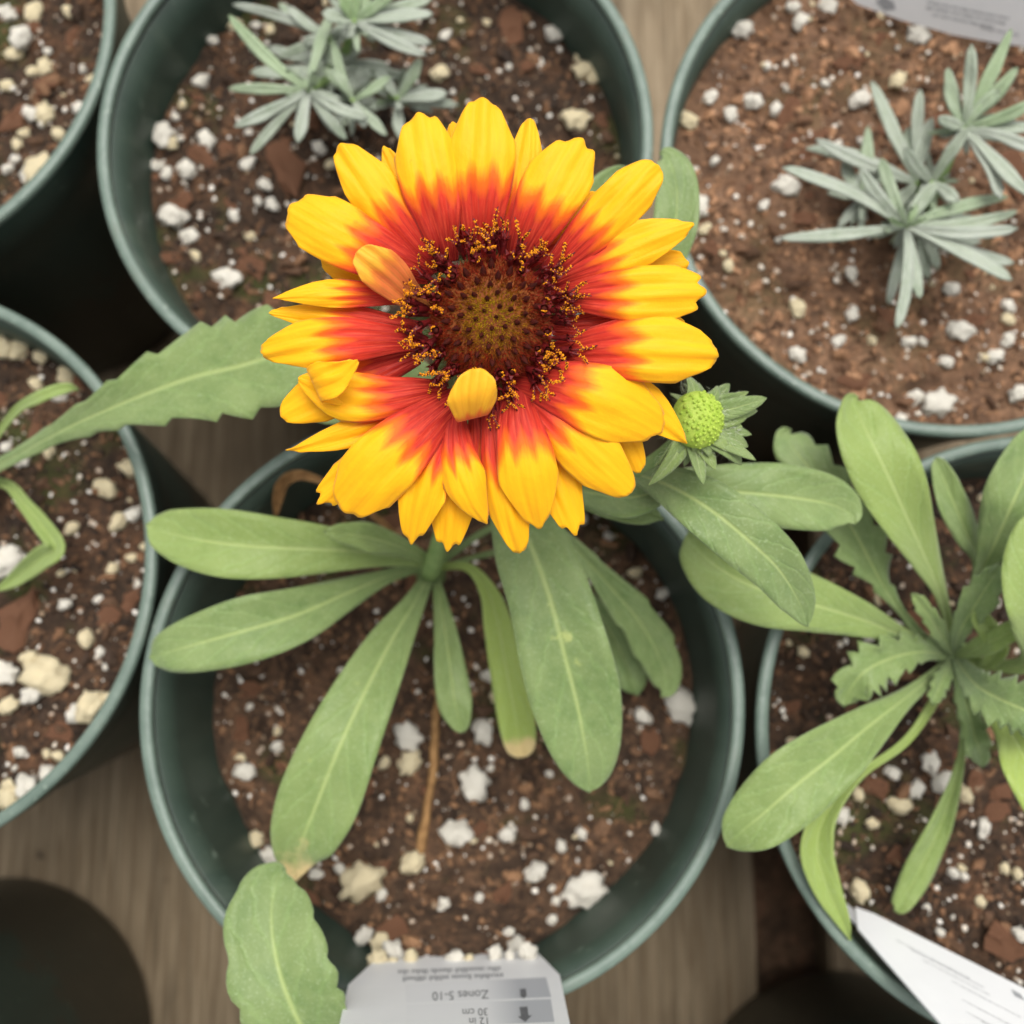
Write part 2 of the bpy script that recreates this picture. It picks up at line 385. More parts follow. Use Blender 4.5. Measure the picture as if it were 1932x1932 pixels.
# ------------------------------------------------------------------ soil with perlite and bark
SZ = dict(center=.124, top=.136, upleft=.140, upright=.147, left=.141, right=.136, bottom=.13, botleft=.13, botright=.13)
SM = dict(center='soil', top='soil_dark', upleft='soil_dark', upright='soil_red', left='soil_dark', right='soil_dark', bottom='soil', botleft='soil', botright='soil')
tagspot = pt(850, 1806, .146)
def soil_h(key, x, y):
    p = P[key]; v = Vector((x, y, 0)); s = {'center': 1, 'top': 2, 'upleft': 3, 'upright': 4, 'left': 5, 'right': 6}.get(key, 7) * 9.7
    h = SZ[key] + .0030 * noise.noise(v * 32 + Vector((s, 0, 0))) + .0026 * noise.noise(v * 95 + Vector((0, s, 0))) + .0009 * noise.noise(v * 260) + .0005 * noise.noise(v * 700)
    if key == 'center': h += .0255 * math.exp(-((v.x - tagspot.x) ** 2 / .026 ** 2 + (v.y - tagspot.y) ** 2 / .0085 ** 2))
    return h
GR = []
for k in range(8):
    V, F = ico(3, 1, .8, .72, .34, k + 1, 2.1); me = mesh_of('perlite_grain', V, F); me.materials.append(MT['perlite' if k < 5 else 'perlite_cream']); GR.append(me)
CH = []
for k in range(4):
    V, F = ico(2, 1, .55, .26, .6, k + 31, 1.7); me = mesh_of('bark_chip', V, F, smooth=False); me.materials.append(MT['bark']); CH.append(me)
big = dict(
 center=[(770,1390,27),(772,1437,21),(895,1478,30),(863,1572,27),(778,1626,22),(680,1661,36),(1116,1696,37),(1287,1331,33),(1188,1246,28),(957,1576,16),(1012,1645,19),(911,1380,22),(463,1456,20),(466,1597,15),(480,1640,18),(757,1780,22),(683,1786,17),(718,1818,22),(984,1797,18),(1215,1352,17),(926,1275,16),(937,1310,14),(1060,1600,11),(870,1790,11),(850,1806,9),(640,1640,12),(725,1440,12),(1100,1575,12),(595,1650,12),(1245,1570,11),(520,1410,12),(990,1520,10),(720,1690,11),(1040,1730,10),(905,1690,9),(840,1700,11),(930,1130,13),(1010,1240,10),(1250,1120,12),(1200,1080,13),(1150,1010,10),(960,1740,10)],
 top=[(424,526,27),(322,404,27),(300,256,24),(320,268,17),(388,262,19),(351,318,20),(310,322,14),(352,442,18),(268,308,14),(466,308,16),(500,350,14),(1086,229,26),(1075,30,18),(1130,118,22),(1168,120,14),(830,140,18),(840,60,14),(430,30,14),(375,145,18),(362,45,12),(512,385,14),(440,405,12),(600,275,15),(620,300,12),(540,160,10),(470,250,9),(1020,110,10),(960,120,8),(1100,90,9),(345,200,9),(330,220,9)],
 upright=[(1482,356,24),(1626,183,21),(1318,392,22),(1300,222,20),(1391,44,20),(1510,40,17),(1495,17,14),(1560,10,20),(1735,62,22),(1696,152,17),(1330,432,14),(1505,578,19),(1508,667,17),(1585,640,15),(1615,585,16),(1775,757,30),(1733,745,17),(1813,622,24),(1795,545,17),(1610,510,14),(1720,640,14),(1905,575,14),(1880,670,17),(1640,440,11),(1420,190,18),(1380,210,16),(1468,195,14),(1340,182,16),(1440,390,12),(1375,500,13),(1905,640,14),(1790,680,14),(1700,795,14),(1925,740,18),(1560,150,9),(1350,300,10),(1290,300,14),(1450,120,9),(1630,260,10),(1905,600,13)],
 left=[(85,1277,42),(52,1240,16),(60,1310,20),(172,1332,28),(145,1345,18),(200,1320,16),(10,1270,24),(15,1330,18),(193,918,22),(218,984,18),(247,968,18),(237,880,18),(130,995,14),(120,1140,12),(160,1205,17),(185,1230,10),(178,1130,11),(200,1070,12),(240,1050,11),(50,1490,24),(90,1470,20),(20,1520,24),(15,1480,14),(130,690,19),(60,610,20),(10,650,24),(85,660,14),(40,870,16),(90,850,14),(15,1060,34),(150,1450,8),(30,1420,12),(250,1100,9),(110,1080,8),(270,1030,9),(60,720,14),(100,740,17)],
 right=[(1760,1440,20),(1785,1475,22),(1730,1490,16),(1700,1520,20),(1625,1682,20),(1590,1540,16),(1820,1500,14),(1500,1400,10),(1690,1460,14),(1650,1555,12),(1860,1560,14),(1900,1640,10),(1740,1600,9),(1820,1640,8),(1600,1410,12),(1690,1180,12),(1860,940,10),(1760,1000,9),(1920,1760,14),(1850,1700,10)],
 upleft=[(62,20,22),(40,70,24),(20,95,16),(18,165,14),(55,210,18),(85,212,20),(75,325,34),(50,330,18),(105,375,12),(148,200,16),(55,128,14),(80,120,18),(130,22,14),(215,30,10),(40,245,12),(110,250,14),(120,300,9),(30,270,12),(10,20,20),(150,120,9),(165,140,10),(10,315,12)])
chips = dict(center=[(1190,1622,62),(745,1745,34),(820,1775,36),(640,1420,22),(1230,1400,26),(950,1690,26),(470,1300,24),(1080,1150,20)],
 top=[(540,320,52),(960,40,46),(1060,20,30),(330,380,30),(470,500,30),(640,40,24),(380,290,30),(900,180,26)],
 upright=[(1870,762,62),(1915,330,46),(1490,205,34),(1520,408,30),(1400,760-120,28),(1780,230,30),(1620,720,30),(1350,470,22)],
 left=[(35,1170,52),(110,1380,26),(240,1130,24),(60,820,26),(200,1160,26)], right=[(1830,890,24),(1560,1480,22),(1900,1780,40),(1690,1620,22),(1460,1640,20)],
 upleft=[(80,160,30),(20,220,34),(130,60,22),(20,380,30)])
tone_sets = dict(soil=[lin(78, 58, 43), lin(106, 79, 58), lin(58, 43, 32), lin(134, 100, 72)], soil_dark=[lin(60, 45, 34), lin(86, 63, 46), lin(46, 35, 27), lin(116, 85, 61)],
                 soil_red=[lin(102, 74, 54), lin(140, 104, 76), lin(80, 58, 42), lin(166, 126, 94)])
dirt = {'center': 'brown potting soil dotted with white perlite around the flowering plant', 'top': 'dark potting soil with perlite and bark under the bushier lavender',
        'upleft': 'dark mossy potting soil with much cream perlite and no plant', 'upright': 'reddish potting soil with white perlite around the loose lavender',
        'left': 'damp dark potting soil with cream perlite clumps beside a folded leaf', 'right': 'dark potting soil shaded by the flowerless gaillardia rosette'}
for key in P:
    rr = random.Random('soil' + key); p = P[key]; seen = key in big
    R = r_in(SZ[key]) + .0006; NR, NA = (64, 150) if seen else (12, 40)
    V = [Vector((p.x, p.y, soil_h(key, p.x, p.y)))]; F = []
    for i in range(1, NR + 1):
        for j in range(NA):
            q = 2 * math.pi * j / NA; r = R * (i / NR) ** .8; x, y = p.x + r * math.cos(q), p.y + r * math.sin(q)
            V.append(Vector((x, y, soil_h(key, x, y) - (.0012 if i == NR else 0))))
    for j in range(NA): F.append((0, 1 + j, 1 + (j + 1) % NA))
    for i in range(NR - 1):
        for j in range(NA): F.append((1 + i * NA + j, 1 + (i + 1) * NA + j, 1 + (i + 1) * NA + (j + 1) % NA, 1 + i * NA + (j + 1) % NA))
    S = mk('potting_soil', V, F, SM[key], None, (p.x, p.y, SZ[key])); tag(S, dirt.get(key, 'brown potting soil in a pot of which only the base shows'), kind='structure')
    if not seen: continue
    def inside(x, y, m=.002): return math.hypot(x - p.x, y - p.y) < R - m
    def rnd():
        while True:
            x = p.x + rr.uniform(-R, R); y = p.y + rr.uniform(-R, R)
            if inside(x, y): return x, y
    def put(me, nm, x, y, s, sink):
        z = soil_h(key, x, y) + s * sink
        Mw = Matrix.Translation((x, y, z)) @ Matrix.Rotation(rr.random() * 6.28, 4, 'Z') @ Matrix.Rotation(rr.uniform(-.4, .4), 4, 'X') @ Matrix.Scale(s, 4)
        inst(nm, me, Mw, S)
    for (px, py, rpx) in big[key]:
        c = pt(px, py, SZ[key] + .002); s = rpx * (CAM.z - SZ[key]) / FPX * 1.02
        if not inside(c.x, c.y, s * .8):
            d = Vector((c.x - p.x, c.y - p.y)); d *= (R - s * .8) / d.length; c.x, c.y = p.x + d.x, p.y + d.y
        warm = rr.random() < (.55 if key in ('left', 'upleft', 'right') else .2)
        put(GR[rr.choice((5, 6, 7)) if warm else rr.randrange(5)], 'perlite_grain', c.x, c.y, s, .34)
    for (px, py, rpx) in chips.get(key, []):
        c = pt(px, py, SZ[key] + .002); s = rpx * (CAM.z - SZ[key]) / FPX
        if inside(c.x, c.y, s * .8): put(rr.choice(CH), 'bark_chip', c.x, c.y, s, .12)
    for k in range(58): x, y = rnd(); put(rr.choice(GR), 'perlite_grain', x, y, .0007 + .0012 * rr.random() ** 2, .35)
    for k in range(26): x, y = rnd(); put(rr.choice(CH), 'bark_chip', x, y, rr.uniform(.0016, .0042), .15)
    if key == 'center':                          # grains lying against the foot of the printed tag
        for px, py, rpx in [(715, 1815, 22), (742, 1822, 15), (775, 1808, 16), (860, 1806, 17), (884, 1811, 11), (934, 1799, 16), (962, 1803, 11), (996, 1796, 19)]:
            c = pt(px, py, .1525); s_ = rpx * .000145
            inst('perlite_grain', rr.choice(GR), Matrix.Translation(c) @ Matrix.Rotation(rr.random() * 6.28, 4, 'Z') @ Matrix.Scale(s_, 4), S)
    # fine crumbs, fibres and perlite dust
    A = Pile(); B = Pile(); tn = tone_sets[SM[key]]
    protoV = [ico(1, 1, .8, .6, .5, k + 60, 1.2) for k in range(6)]
    for k in range(3000):
        x, y = rnd(); s = rr.uniform(.0004, .0015) * (2.3 if rr.random() < .06 else 1); Vv, Fv = rr.choice(protoV)
        Mx = Matrix.Translation((x, y, soil_h(key, x, y) + s * .25)) @ Matrix.Rotation(rr.random() * 6.28, 4, 'Z') @ Matrix.Rotation(rr.uniform(-1, 1), 4, 'X') @ Matrix.Diagonal((s, s * rr.uniform(.5, 1), s, 1))
        A.add([Mx @ v for v in Vv], Fv, rr.choice(tn))
    for k in range(420):
        x, y = rnd(); L = rr.uniform(.002, .006); q = rr.random() * 6.28; w_ = rr.uniform(.0001, .00026); z = soil_h(key, x, y) + .0006
        dx, dy = math.cos(q), math.sin(q); c_ = rr.uniform(-.3, .3)
        pth = [(x + dx * L * (t - .5) - dy * c_ * L * (t * t - t), y + dy * L * (t - .5) + dx * c_ * L * (t * t - t), z + rr.uniform(-.0005, .0007)) for t in (0, .33, .66, 1)]
        A.add(*tube(pth, w_, 4), rr.choice((tn[1], tn[1], tn[3])))
    for k in range(950):
        x, y = rnd(); s = .00025 + .0009 * rr.random() ** 2.2; Vv, Fv = rr.choice(protoV)
        Mx = Matrix.Translation((x, y, soil_h(key, x, y) + s * .5)) @ Matrix.Rotation(rr.random() * 6.28, 4, 'Z') @ Matrix.Scale(s, 4)
        B.add([Mx @ v for v in Vv], Fv, rr.choice((lin(238, 232, 220), lin(226, 216, 200), lin(190, 172, 152), lin(150, 128, 104))))
    tag(mk('soil_crumbs', A.V, A.F, 'tone', S, smooth=False, tones=A.T), kind='stuff')
    tag(mk('fine_perlite', B.V, B.F, 'tone', S, tones=B.T), kind='stuff')

# ------------------------------------------------------------------ leaves
def leaf(parent, ctrl, tint=.0, mat='leaf', teeth=None, roll=0., scallop=False, fold=.18, wave=.0006, blem=0., burn=0., N=44, S=9, seed=None, name='leaf', th=.00045):
    """ctrl: tip -> base, each (x, y, height in mm, half width in px)"""
    rr = random.Random(seed if seed is not None else str(ctrl[0])); ph = rr.random() * 6; roll += rr.uniform(-.16, .16); fold *= rr.uniform(.9, 1.9); wave *= rr.uniform(1.2, 2.4)
    C = crom([list(map(float, c)) for c in ctrl[::-1]], N); V = []; UV = []
    L = [0]
    for i in range(N): L.append(L[-1] + math.hypot(C[i + 1][0] - C[i][0], C[i + 1][1] - C[i][1]))
    for i, (x, y, z, hw) in enumerate(C):
        a_, b_ = C[max(i - 1, 0)], C[min(i + 1, N)]; tx, ty = b_[0] - a_[0], b_[1] - a_[1]; l_ = math.hypot(tx, ty) or 1
        nx, ny = -ty / l_, tx / l_; t = L[i] / L[-1]; hw = max(hw, .6); z *= .001; mpp = (CAM.z - z) / FPX
        for j in range(S):
            s = -1 + 2 * j / (S - 1); k = 1.0
            if teeth and abs(s) > .55:
                n_, amp = teeth; sh = .13 if s > 0 else 0
                f = ((t + sh + .02 * math.sin(t * 17 + ph)) * n_) % 1
                k = 1 + amp * ((math.sin(f * math.pi) ** .6 - .6) if scallop else (f - .55)) * min(1, max(0, (t - .12) * 6)) * min(1, (1 - t) * 9)
            w_ = hw * s * k
            zz = z + roll * s * hw * mpp + fold * abs(s) ** 1.3 * hw * mpp - .0005 * math.exp(-(s * 6) ** 2) + .0022 * noise.noise(Vector((t * 2.6, ph, s * .5))) * min(1, hw / 30) * min(1, 5 * t) + .0005 * noise.noise(Vector((t * 9, ph * 3, s * 2.2))) * min(1, hw / 30) + wave * s * abs(s) * math.sin(t * 11 + ph + (1.7 if s > 0 else 0)) * min(1, hw / 30)
            V.append(pt(x + nx * w_, y + ny * w_, zz)); UV.append((j / (S - 1), t))
    o = mk(name, V, gridF(N + 1, S), mat, parent, origin=V[S // 2], solid=th, uv=UV, attrs=dict(tint=float(tint), blemish=float(blem), tipburn=float(burn)))
    # keep the blade's upper face up
    me = o.data
    if sum(p_.normal.z for p_ in me.polygons) < 0: me.flip_normals()
    return o
def stem(parent, pts, radii, name='stem', mat='stem', n=10):
    C = crom([[*pt(x, y, z * .001), r] for (x, y, z), r in zip(pts, radii)], 24)
    V, F = tube([c[:3] for c in C], [c[3] for c in C], n); return mk(name, V, F, mat, parent, origin=V[0])

# --- the flowering plant
g0 = pt(812, 1080, soil_h('center', *pt(812, 1080, .124).xy))
G = empty('gaillardia_plant', g0, 'flowering gaillardia with one red and yellow bloom and a green bud', 'plant', 'gaillardia plants')
stem(G, [(812, 1082, 122), (812, 1078, 150), (830, 1020, 168), (868, 860, 200), (905, 720, 232), (924, 622, 257)], [.0032, .0030, .0024, .0021, .0020, .0030])
stem(G, [(812, 1084, 122), (815, 1082, 136), (814, 1074, 152)], [.0050, .0040, .0012], name='crown')
stem(G, [(830, 1020, 165), (900, 940, 174), (1050, 925, 190), (1190, 895, 206), (1270, 845, 222), (1312, 800, 233)], [.0022, .002, .002, .002, .002, .0026])
GL = [
 dict(c=[(277,990,178,0),(288,994,178,24),(310,1002,179,42),(360,1015,181,57),(430,1026,183,64),(520,1033,182,58),(620,1037,176,44),(710,1045,168,24),(805,1060,156,9)], t=.42, b=.2),
 dict(c=[(612,1002,185,0),(640,1005,184,18),(700,1015,178,26),(760,1033,168,18),(812,1060,156,8)], t=.30),
 dict(c=[(283,1240,176,0),(292,1238,176,22),(315,1230,178,40),(370,1215,180,54),(460,1190,180,62),(560,1160,176,52),(660,1117,168,30),(730,1088,160,14),(805,1066,150,8)], t=.08),
 dict(c=[(558,1662,168,0),(557,1645,168,20),(560,1615,170,46),(572,1580,172,65),(600,1510,174,77),(638,1415,176,72),(684,1315,174,60),(735,1215,168,42),(780,1140,160,22),(812,1078,146,10)], t=.16, b=.6, bu=1.),
 dict(c=[(872,1381,156,0),(869,1370,156,16),(858,1325,157,33),(848,1250,158,28),(838,1180,155,20),(826,1110,150,10),(815,1078,142,7)], t=.10),
 dict(c=[(1112,1494,182,0),(1112,1480,183,26),(1110,1450,185,50),(1103,1400,187,70),(1087,1320,190,85),(1065,1235,194,86),(1038,1130,196,79),(1002,1030,194,72),(955,930,190,40),(900,830,186,14),(880,825,198,8)], t=.03, b=.9),
 dict(c=[(985,1428,148,6),(983,1412,148,26),(972,1350,150,34),(955,1260,153,32),(940,1180,156,26),(920,1115,157,15),(880,1070,156,8),(814,1072,146,7)], t=.95, b=.6, bu=1., w=.001),
 dict(c=[(1248,1314,148,0),(1258,1296,149,22),(1246,1245,152,38),(1206,1172,156,37),(1155,1112,158,28),(1105,1055,158,17),(1045,1000,157,8),(940,990,154,6),(815,1072,146,6)], t=.04, te=(7, .22)),
 dict(c=[(1203,1312,138,0),(1196,1290,139,26),(1176,1240,140,34),(1150,1190,141,25),(1100,1120,142,12),(980,1040,141,6),(815,1076,138,5)], t=.0),
 dict(c=[(1523,1181,211,0),(1520,1168,212,14),(1505,1130,215,36),(1470,1075,219,51),(1420,1026,222,58),(1355,972,224,57),(1290,930,222,46),(1235,905,216,30),(1185,890,206,14)], t=.02),
 dict(c=[(1612,988,197,0),(1609,976,197,22),(1590,960,198,42),(1550,947,200,55),(1470,935,202,61),(1390,928,203,54),(1300,922,203,40),(1190,905,203,12)], t=.10),
 dict(c=[(1264,910,213,0),(1245,925,212,22),(1190,938,208,37),(1120,930,200,30),(1060,918,192,12)], t=.05, f=.3),
 dict(c=[(1252,980,199,0),(1220,968,199,20),(1150,952,197,26),(1060,930,192,10)], t=.15),
 dict(c=[(1246,289,213,0),(1256,292,213,20),(1270,320,213,37),(1278,370,212,41),(1270,440,211,40),(1240,520,208,26),(1120,660,203,8),(880,810,198,6)], t=.02),
 dict(c=[(1195,322,203,0),(1170,335,203,25),(1130,380,203,38),(1080,470,202,30),(960,680,200,8),(880,815,198,6)], t=.0),
 dict(c=[(560,775,203,0),(590,765,203,34),(650,745,204,56),(730,718,204,62),(800,740,202,44),(878,820,198,8)], t=.05)]
for q in GL: leaf(G, q['c'], q.get('t', 0), teeth=q.get('te'), blem=q.get('b', 0), burn=q.get('bu', 0), fold=q.get('f', .16), wave=q.get('w', .0006))

# --- the rosette without a flower
r0 = pt(1800, 1240, soil_h('right', *pt(1800, 1240, .137).xy))
Rp = empty('gaillardia_plant', r0, 'leafy gaillardia rosette without any flower beside the white tag', 'plant', 'gaillardia plants')
stem(Rp, [(1803, 1243, 133), (1802, 1240, 144), (1800, 1236, 152)], [.006, .0046, .0012], name='crown')
RL = [
 dict(c=[(1618,748,193,0),(1611,756,194,20),(1622,785,195,47),(1648,840,197,63),(1680,905,196,66),(1716,985,190,48),(1750,1060,180,27),(1778,1130,170,12),(1800,1230,152,8)], t=.55),
 dict(c=[(1492,811,176,0),(1483,820,176,20),(1500,850,177,40),(1550,910,178,48),(1598,980,178,45),(1632,1040,176,46),(1658,1090,173,24),(1690,1140,168,11),(1740,1200,160,8),(1795,1236,150,7)], t=.06, te=(9, .55)),
 dict(c=[(1766,864,180,0),(1772,880,180,15),(1798,945,180,28),(1825,1010,176,24),(1845,1075,168,10),(1803,1225,152,6)], t=.12),
 dict(c=[(1992,790,190,0),(1962,840,192,45),(1915,940,190,60),(1880,1020,182,40),(1850,1085,172,14),(1803,1228,152,8)], t=.08),
 dict(c=[(1975,975,200,0),(1955,1000,200,40),(1950,1080,198,60),(1960,1180,192,52),(1930,1255,178,18),(1804,1240,152,8)], t=.5),
 dict(c=[(1592,1332,170,0),(1598,1312,171,26),(1628,1270,174,44),(1680,1242,172,38),(1740,1230,165,20),(1798,1238,152,8)], t=.12, te=(8, .7)),
 dict(c=[(1372,1597,181,0),(1380,1588,182,24),(1400,1568,184,48),(1440,1535,186,66),(1500,1483,188,73),(1570,1428,186,62),(1645,1366,179,40),(1715,1312,170,18),(1798,1246,150,9)], t=.22),
 dict(c=[(1604,1774,166,0),(1592,1742,167,13),(1560,1672,168,27),(1542,1600,169,30),(1562,1530,170,20),(1622,1462,170,9),(1720,1388,164,8),(1802,1250,150,8)], t=.7),
 dict(c=[(1688,1718,149,0),(1699,1706,150,20),(1733,1645,152,29),(1774,1560,155,21),(1803,1470,156,11),(1818,1380,156,7),(1803,1245,148,6)], t=.35),
 dict(c=[(2010,1372,190,0),(1960,1350,190,40),(1890,1320,184,48),(1840,1290,174,30),(1802,1240,156,10)], t=.0, te=(10, .5)),
 dict(c=[(1990,1565,185,0),(1975,1525,186,38),(1935,1432,184,46),(1895,1362,172,26),(1804,1245,152,8)], t=1.),
 dict(c=[(1884,1062,186,0),(1876,1085,186,22),(1846,1132,182,33),(1812,1190,170,18),(1801,1234,156,8)], t=-.1, te=(5, .3)),
 dict(c=[(1838,1148,178,0),(1850,1165,178,16),(1882,1220,172,21),(1850,1258,162,9),(1802,1240,152,7)], t=.6),
 dict(c=[(1853,1448,163,0),(1852,1430,164,18),(1837,1380,164,25),(1803,1244,150,8)], t=.0, te=(6, .4)),
 dict(c=[(1300,1003,181,0),(1306,1018,181,22),(1322,1042,182,46),(1370,1080,183,64),(1445,1115,184,66),(1540,1142,181,52),(1630,1170,174,33),(1710,1202,164,14),(1798,1240,150,8)], t=.40),
 dict(c=[(1655,1215,168,0),(1680,1212,168,16),(1730,1220,164,20),(1797,1238,154,8)], t=.1, te=(6, .6)),
 dict(c=[(1760,1330,168,0),(1765,1315,168,14),(1780,1280,164,16),(1800,1242,154,8)], t=.1, te=(5, .5)),
 dict(c=[(1930,1180,184,0),(1912,1190,184,18),(1860,1215,174,20),(1802,1240,156,8)], t=.5),
 dict(c=[(1720,1120,176,0),(1735,1135,176,12),(1765,1180,170,16),(1799,1236,156,8)], t=.2, te=(5, .4))]
for q in RL: leaf(Rp, q['c'], q.get('t', 0), teeth=q.get('te'), fold=.2, wave=.0010)

# --- the plant whose long toothed leaf reaches under the flower
l0 = pt(-60, 905, soil_h('left', *pt(-60, 905, .141).xy))
Lp = empty('gaillardia_plant', l0, 'gaillardia with a long toothed leaf and a folded leaf', 'plant', 'gaillardia plants')
stem(Lp, [(-60, 908, 137), (-58, 904, 152), (-54, 898, 164)], [.006, .005, .003], name='crown')
leaf(Lp, [(630,640,206,0),(600,646,206,50),(535,664,206,86),(455,689,203,94),(375,708,200,84),(295,735,196,66),(215,767,190,44),(135,803,182,27),(55,846,172,15),(-55,905,156,11)], .12, teeth=(9, .26), fold=.14, blem=.12)
leaf(Lp, [(148,735,168,0),(122,732,170,10),(70,750,170,11),(20,785,164,7),(-56,900,154,6)], .5)
leaf(Lp, [(-14,1116,150,0),(25,1094,152,13),(76,1054,158,20),(104,1032,161,17),(76,988,159,16),(45,950,157,12),(12,914,155,8),(-56,902,151,6)], .55, fold=.5)
leaf(Lp, [(-250,1000,175,0),(-230,990,176,40),(-160,950,172,50),(-57,904,152,8)], .1)

# --- the plant of the scalloped leaf
b0 = pt(740, 2440, soil_h('bottom', *pt(740, 2440, .13).xy))
Bp = empty('gaillardia_plant', b0, 'gaillardia showing just one scalloped leaf beside the printed white tag', 'plant', 'gaillardia plants')
stem(Bp, [(740, 2442, 126), (740, 2440, 145), (738, 2432, 160)], [.006, .005, .003], name='crown')
leaf(Bp, [(537,1640,185,0),(530,1645,185,28),(520,1668,187,58),(512,1720,190,80),(516,1780,193,90),(532,1850,195,98),(560,1920,194,94),(600,1990,190,80),(650,2100,180,44),(740,2436,152,10)], .02, teeth=(11, .17), scallop=True, fold=.12, blem=.1)
leaf(Bp, [(860,2130,178,0),(855,2160,178,30),(820,2260,172,44),(742,2436,152,9)], .1)

# ------------------------------------------------------------------ lavender
def lavender(key, base, label, leaves, cv):
    bx, by = base; z0 = SZ[key]; g = pt(bx, by, z0); g.z = soil_h(key, g.x, g.y)
    wsc = .86 if key == 'top' else 1.0; o = empty('lavender_plant', g, label, 'plant', 'lavender plants'); hubs = {}
    for (tx, ty, hx, hy, hw, tint, zt, zb) in leaves:
        t_ = cv(tx, ty); h_ = cv(hx, hy); hubs.setdefault((round(h_[0] / 24), round(h_[1] / 24)), (h_, zb))
        dx, dy = t_[0] - h_[0], t_[1] - h_[1]; rr = random.Random(tx * 7 + ty); bend = rr.uniform(-.06, .06)
        pts = []
        for f, k in ((1, 0), (.97, .36), (.88, .74), (.62, 1), (.3, .78), (0, .35)):
            pts.append((h_[0] + dx * f - dy * bend * f * (1 - f) * 4, h_[1] + dy * f + dx * bend * f * (1 - f) * 4, zb + (zt - zb) * f + 3 * f * (1 - f), hw * wsc * rr.uniform(.85, 1.1) * k))
        leaf(o, pts, tint * .75 + rr.uniform(-.05, .12), 'lav', fold=-.16, wave=.0003, N=20, S=7, th=.0006, roll=rr.uniform(-.55, .55))
    for n_, (h_, zb) in enumerate(list(hubs.values())):       # short inner and lower leaves that fill each tuft
        rr = random.Random(n_ + 50)
        for k in range(15):
            q = rr.random() * 6.283; L = rr.uniform(18, 70); up = rr.uniform(-12, 9); tx, ty = math.cos(q) * L, math.sin(q) * L; hw = rr.uniform(5, 9)
            pts = [(h_[0] + tx * f, h_[1] + ty * f, max(zb - 7 + (up + 4) * f, z0 * 1000 + 3), hw * w_) for f, w_ in ((1, 0), (.95, .4), (.8, .8), (.5, 1), (.2, .7), (0, .4))]
            leaf(o, pts, rr.choice((0, .05, .1, .35)), 'lav', fold=-.16, wave=.0003, N=16, S=7, th=.0006, roll=rr.uniform(-.5, .5), seed=n_ * 20 + k)
    for (h_, zb) in hubs.values():
        stem(o, [(bx, by, z0 * 1000 - 3), (.6 * bx + .4 * h_[0], .6 * by + .4 * h_[1], z0 * 1000 + .5 * (zb - z0 * 1000)), (h_[0], h_[1], zb + .5)], [.0018, .0016, .0007], mat='stem')
c6 = lambda x, y: (383.3 + x * .2976, y * .2976)
T = []
def lv(tips, hub, hw, tint, zt, zb):
    return [(x, y, hub[0], hub[1], hw, tint if not isinstance(tint, list) else tint[i % len(tint)], zt - (i * 5 % 9), zb) for i, (x, y) in enumerate(tips)]
T += lv([(165, 95), (165, 560), (200, 800), (300, 975), (1035, 745), (905, 880), (600, 900), (820, 70)], (665, 570), 14, [.55, .35, .02, 0, .1, .0, 0, .5], 172, 170)
T += lv([(700, 480), (640, 500), (735, 500)], (665, 570), 7, .6, 178, 172)
T += lv([(815, 440), (820, 245), (1180, 485), (1160, 855), (1020, 800), (760, 430)], (950, 640), 11, [.3, .45, .5, .25, .05], 170, 166)
T += lv([(540, 40), (480, 360), (190, 30), (480, 20), (640, 260)], (800, 230), 13, [.0, .05, .0, .35, 0], 164, 160)
T += lv([(870, -90), (1070, -110), (960, -130), (1450, -10), (1450, 85), (1440, 270), (1405, 345), (900, 240), (760, 80), (1220, -60)], (960, 130), 15, [.75, .7, .8, .15, .0, .0, 0, .05, .0, .5], 178, 172)
T += lv([(1375, 375), (1610, 665), (1545, 590), (1250, 880), (1100, 430), (1420, 560)], (1235, 625), 13, [.45, .1, .0, .1, .05, 0], 162, 158)
T += lv([(300, 455), (560, 700), (1000, 300), (1180, 430), (700, 330), (880, 560), (1060, 520), (930, 400), (420, 300), (1100, 700), (1300, 480)], (800, 420), 14, [0, 0, .05, .0, .1], 156, 154)
lavender('top', (640, 140), 'bushier grey green lavender with several tufts in dark soil', T, c6)
c3 = lambda x, y: (1213.9 + x * .43, y * .43)
T = []
T += lv([(615, 735), (605, 1045), (950, 735), (1045, 695), (1115, 1435), (1215, 1305), (1615, 1225), (1625, 1150), (1640, 925), (1640, 1000), (1600, 862), (1290, 800)], (1155, 990), 13, [.02, .12, .05, .3, 0, .05, 0, 0, .15, .0, .5, .1], 178, 172)
T += lv([(1120, 900), (1200, 900), (1230, 960), (1080, 960)], (1155, 990), 6, .6, 181, 174)
T += lv([(985, 555), (880, 700), (1060, 720)], (960, 870), 12, [.4, .1, .05], 166, 162)
T += lv([(1215, 395), (1000, 355), (1270, 520), (1160, 560), (760, 610), (715, 650), (1100, 900)], (1200, 800), 13, [0, .05, .05, .1, 0, 0, .1], 170, 164)
T += lv([(1425, 560), (1380, 880), (1150, 650)], (1265, 800), 13, [.2, .05, .1], 182, 170)
T += lv([(1440, 200), (1340, 300), (1615, 130), (1560, 400), (1720, 440), (1720, 560), (1760, 680), (1570, 865), (1700, 860), (1300, 520), (1640, 300)], (1410, 560), 13, [.05, .3, .55, .4, .6, .1, .0, .0, .05, .2, .5], 188, 176)
T += lv([(1320, 1010), (1290, 1180), (1080, 1330), (1000, 1040), (1480, 1060), (1250, 1220), (1350, 620), (1500, 980), (1380, 900)], (1200, 960), 12, [0, .1, .05, 0, .1], 160, 157)
lavender('upright', (1740, 410), 'looser spiky grey lavender in the reddish soil', T, c3)

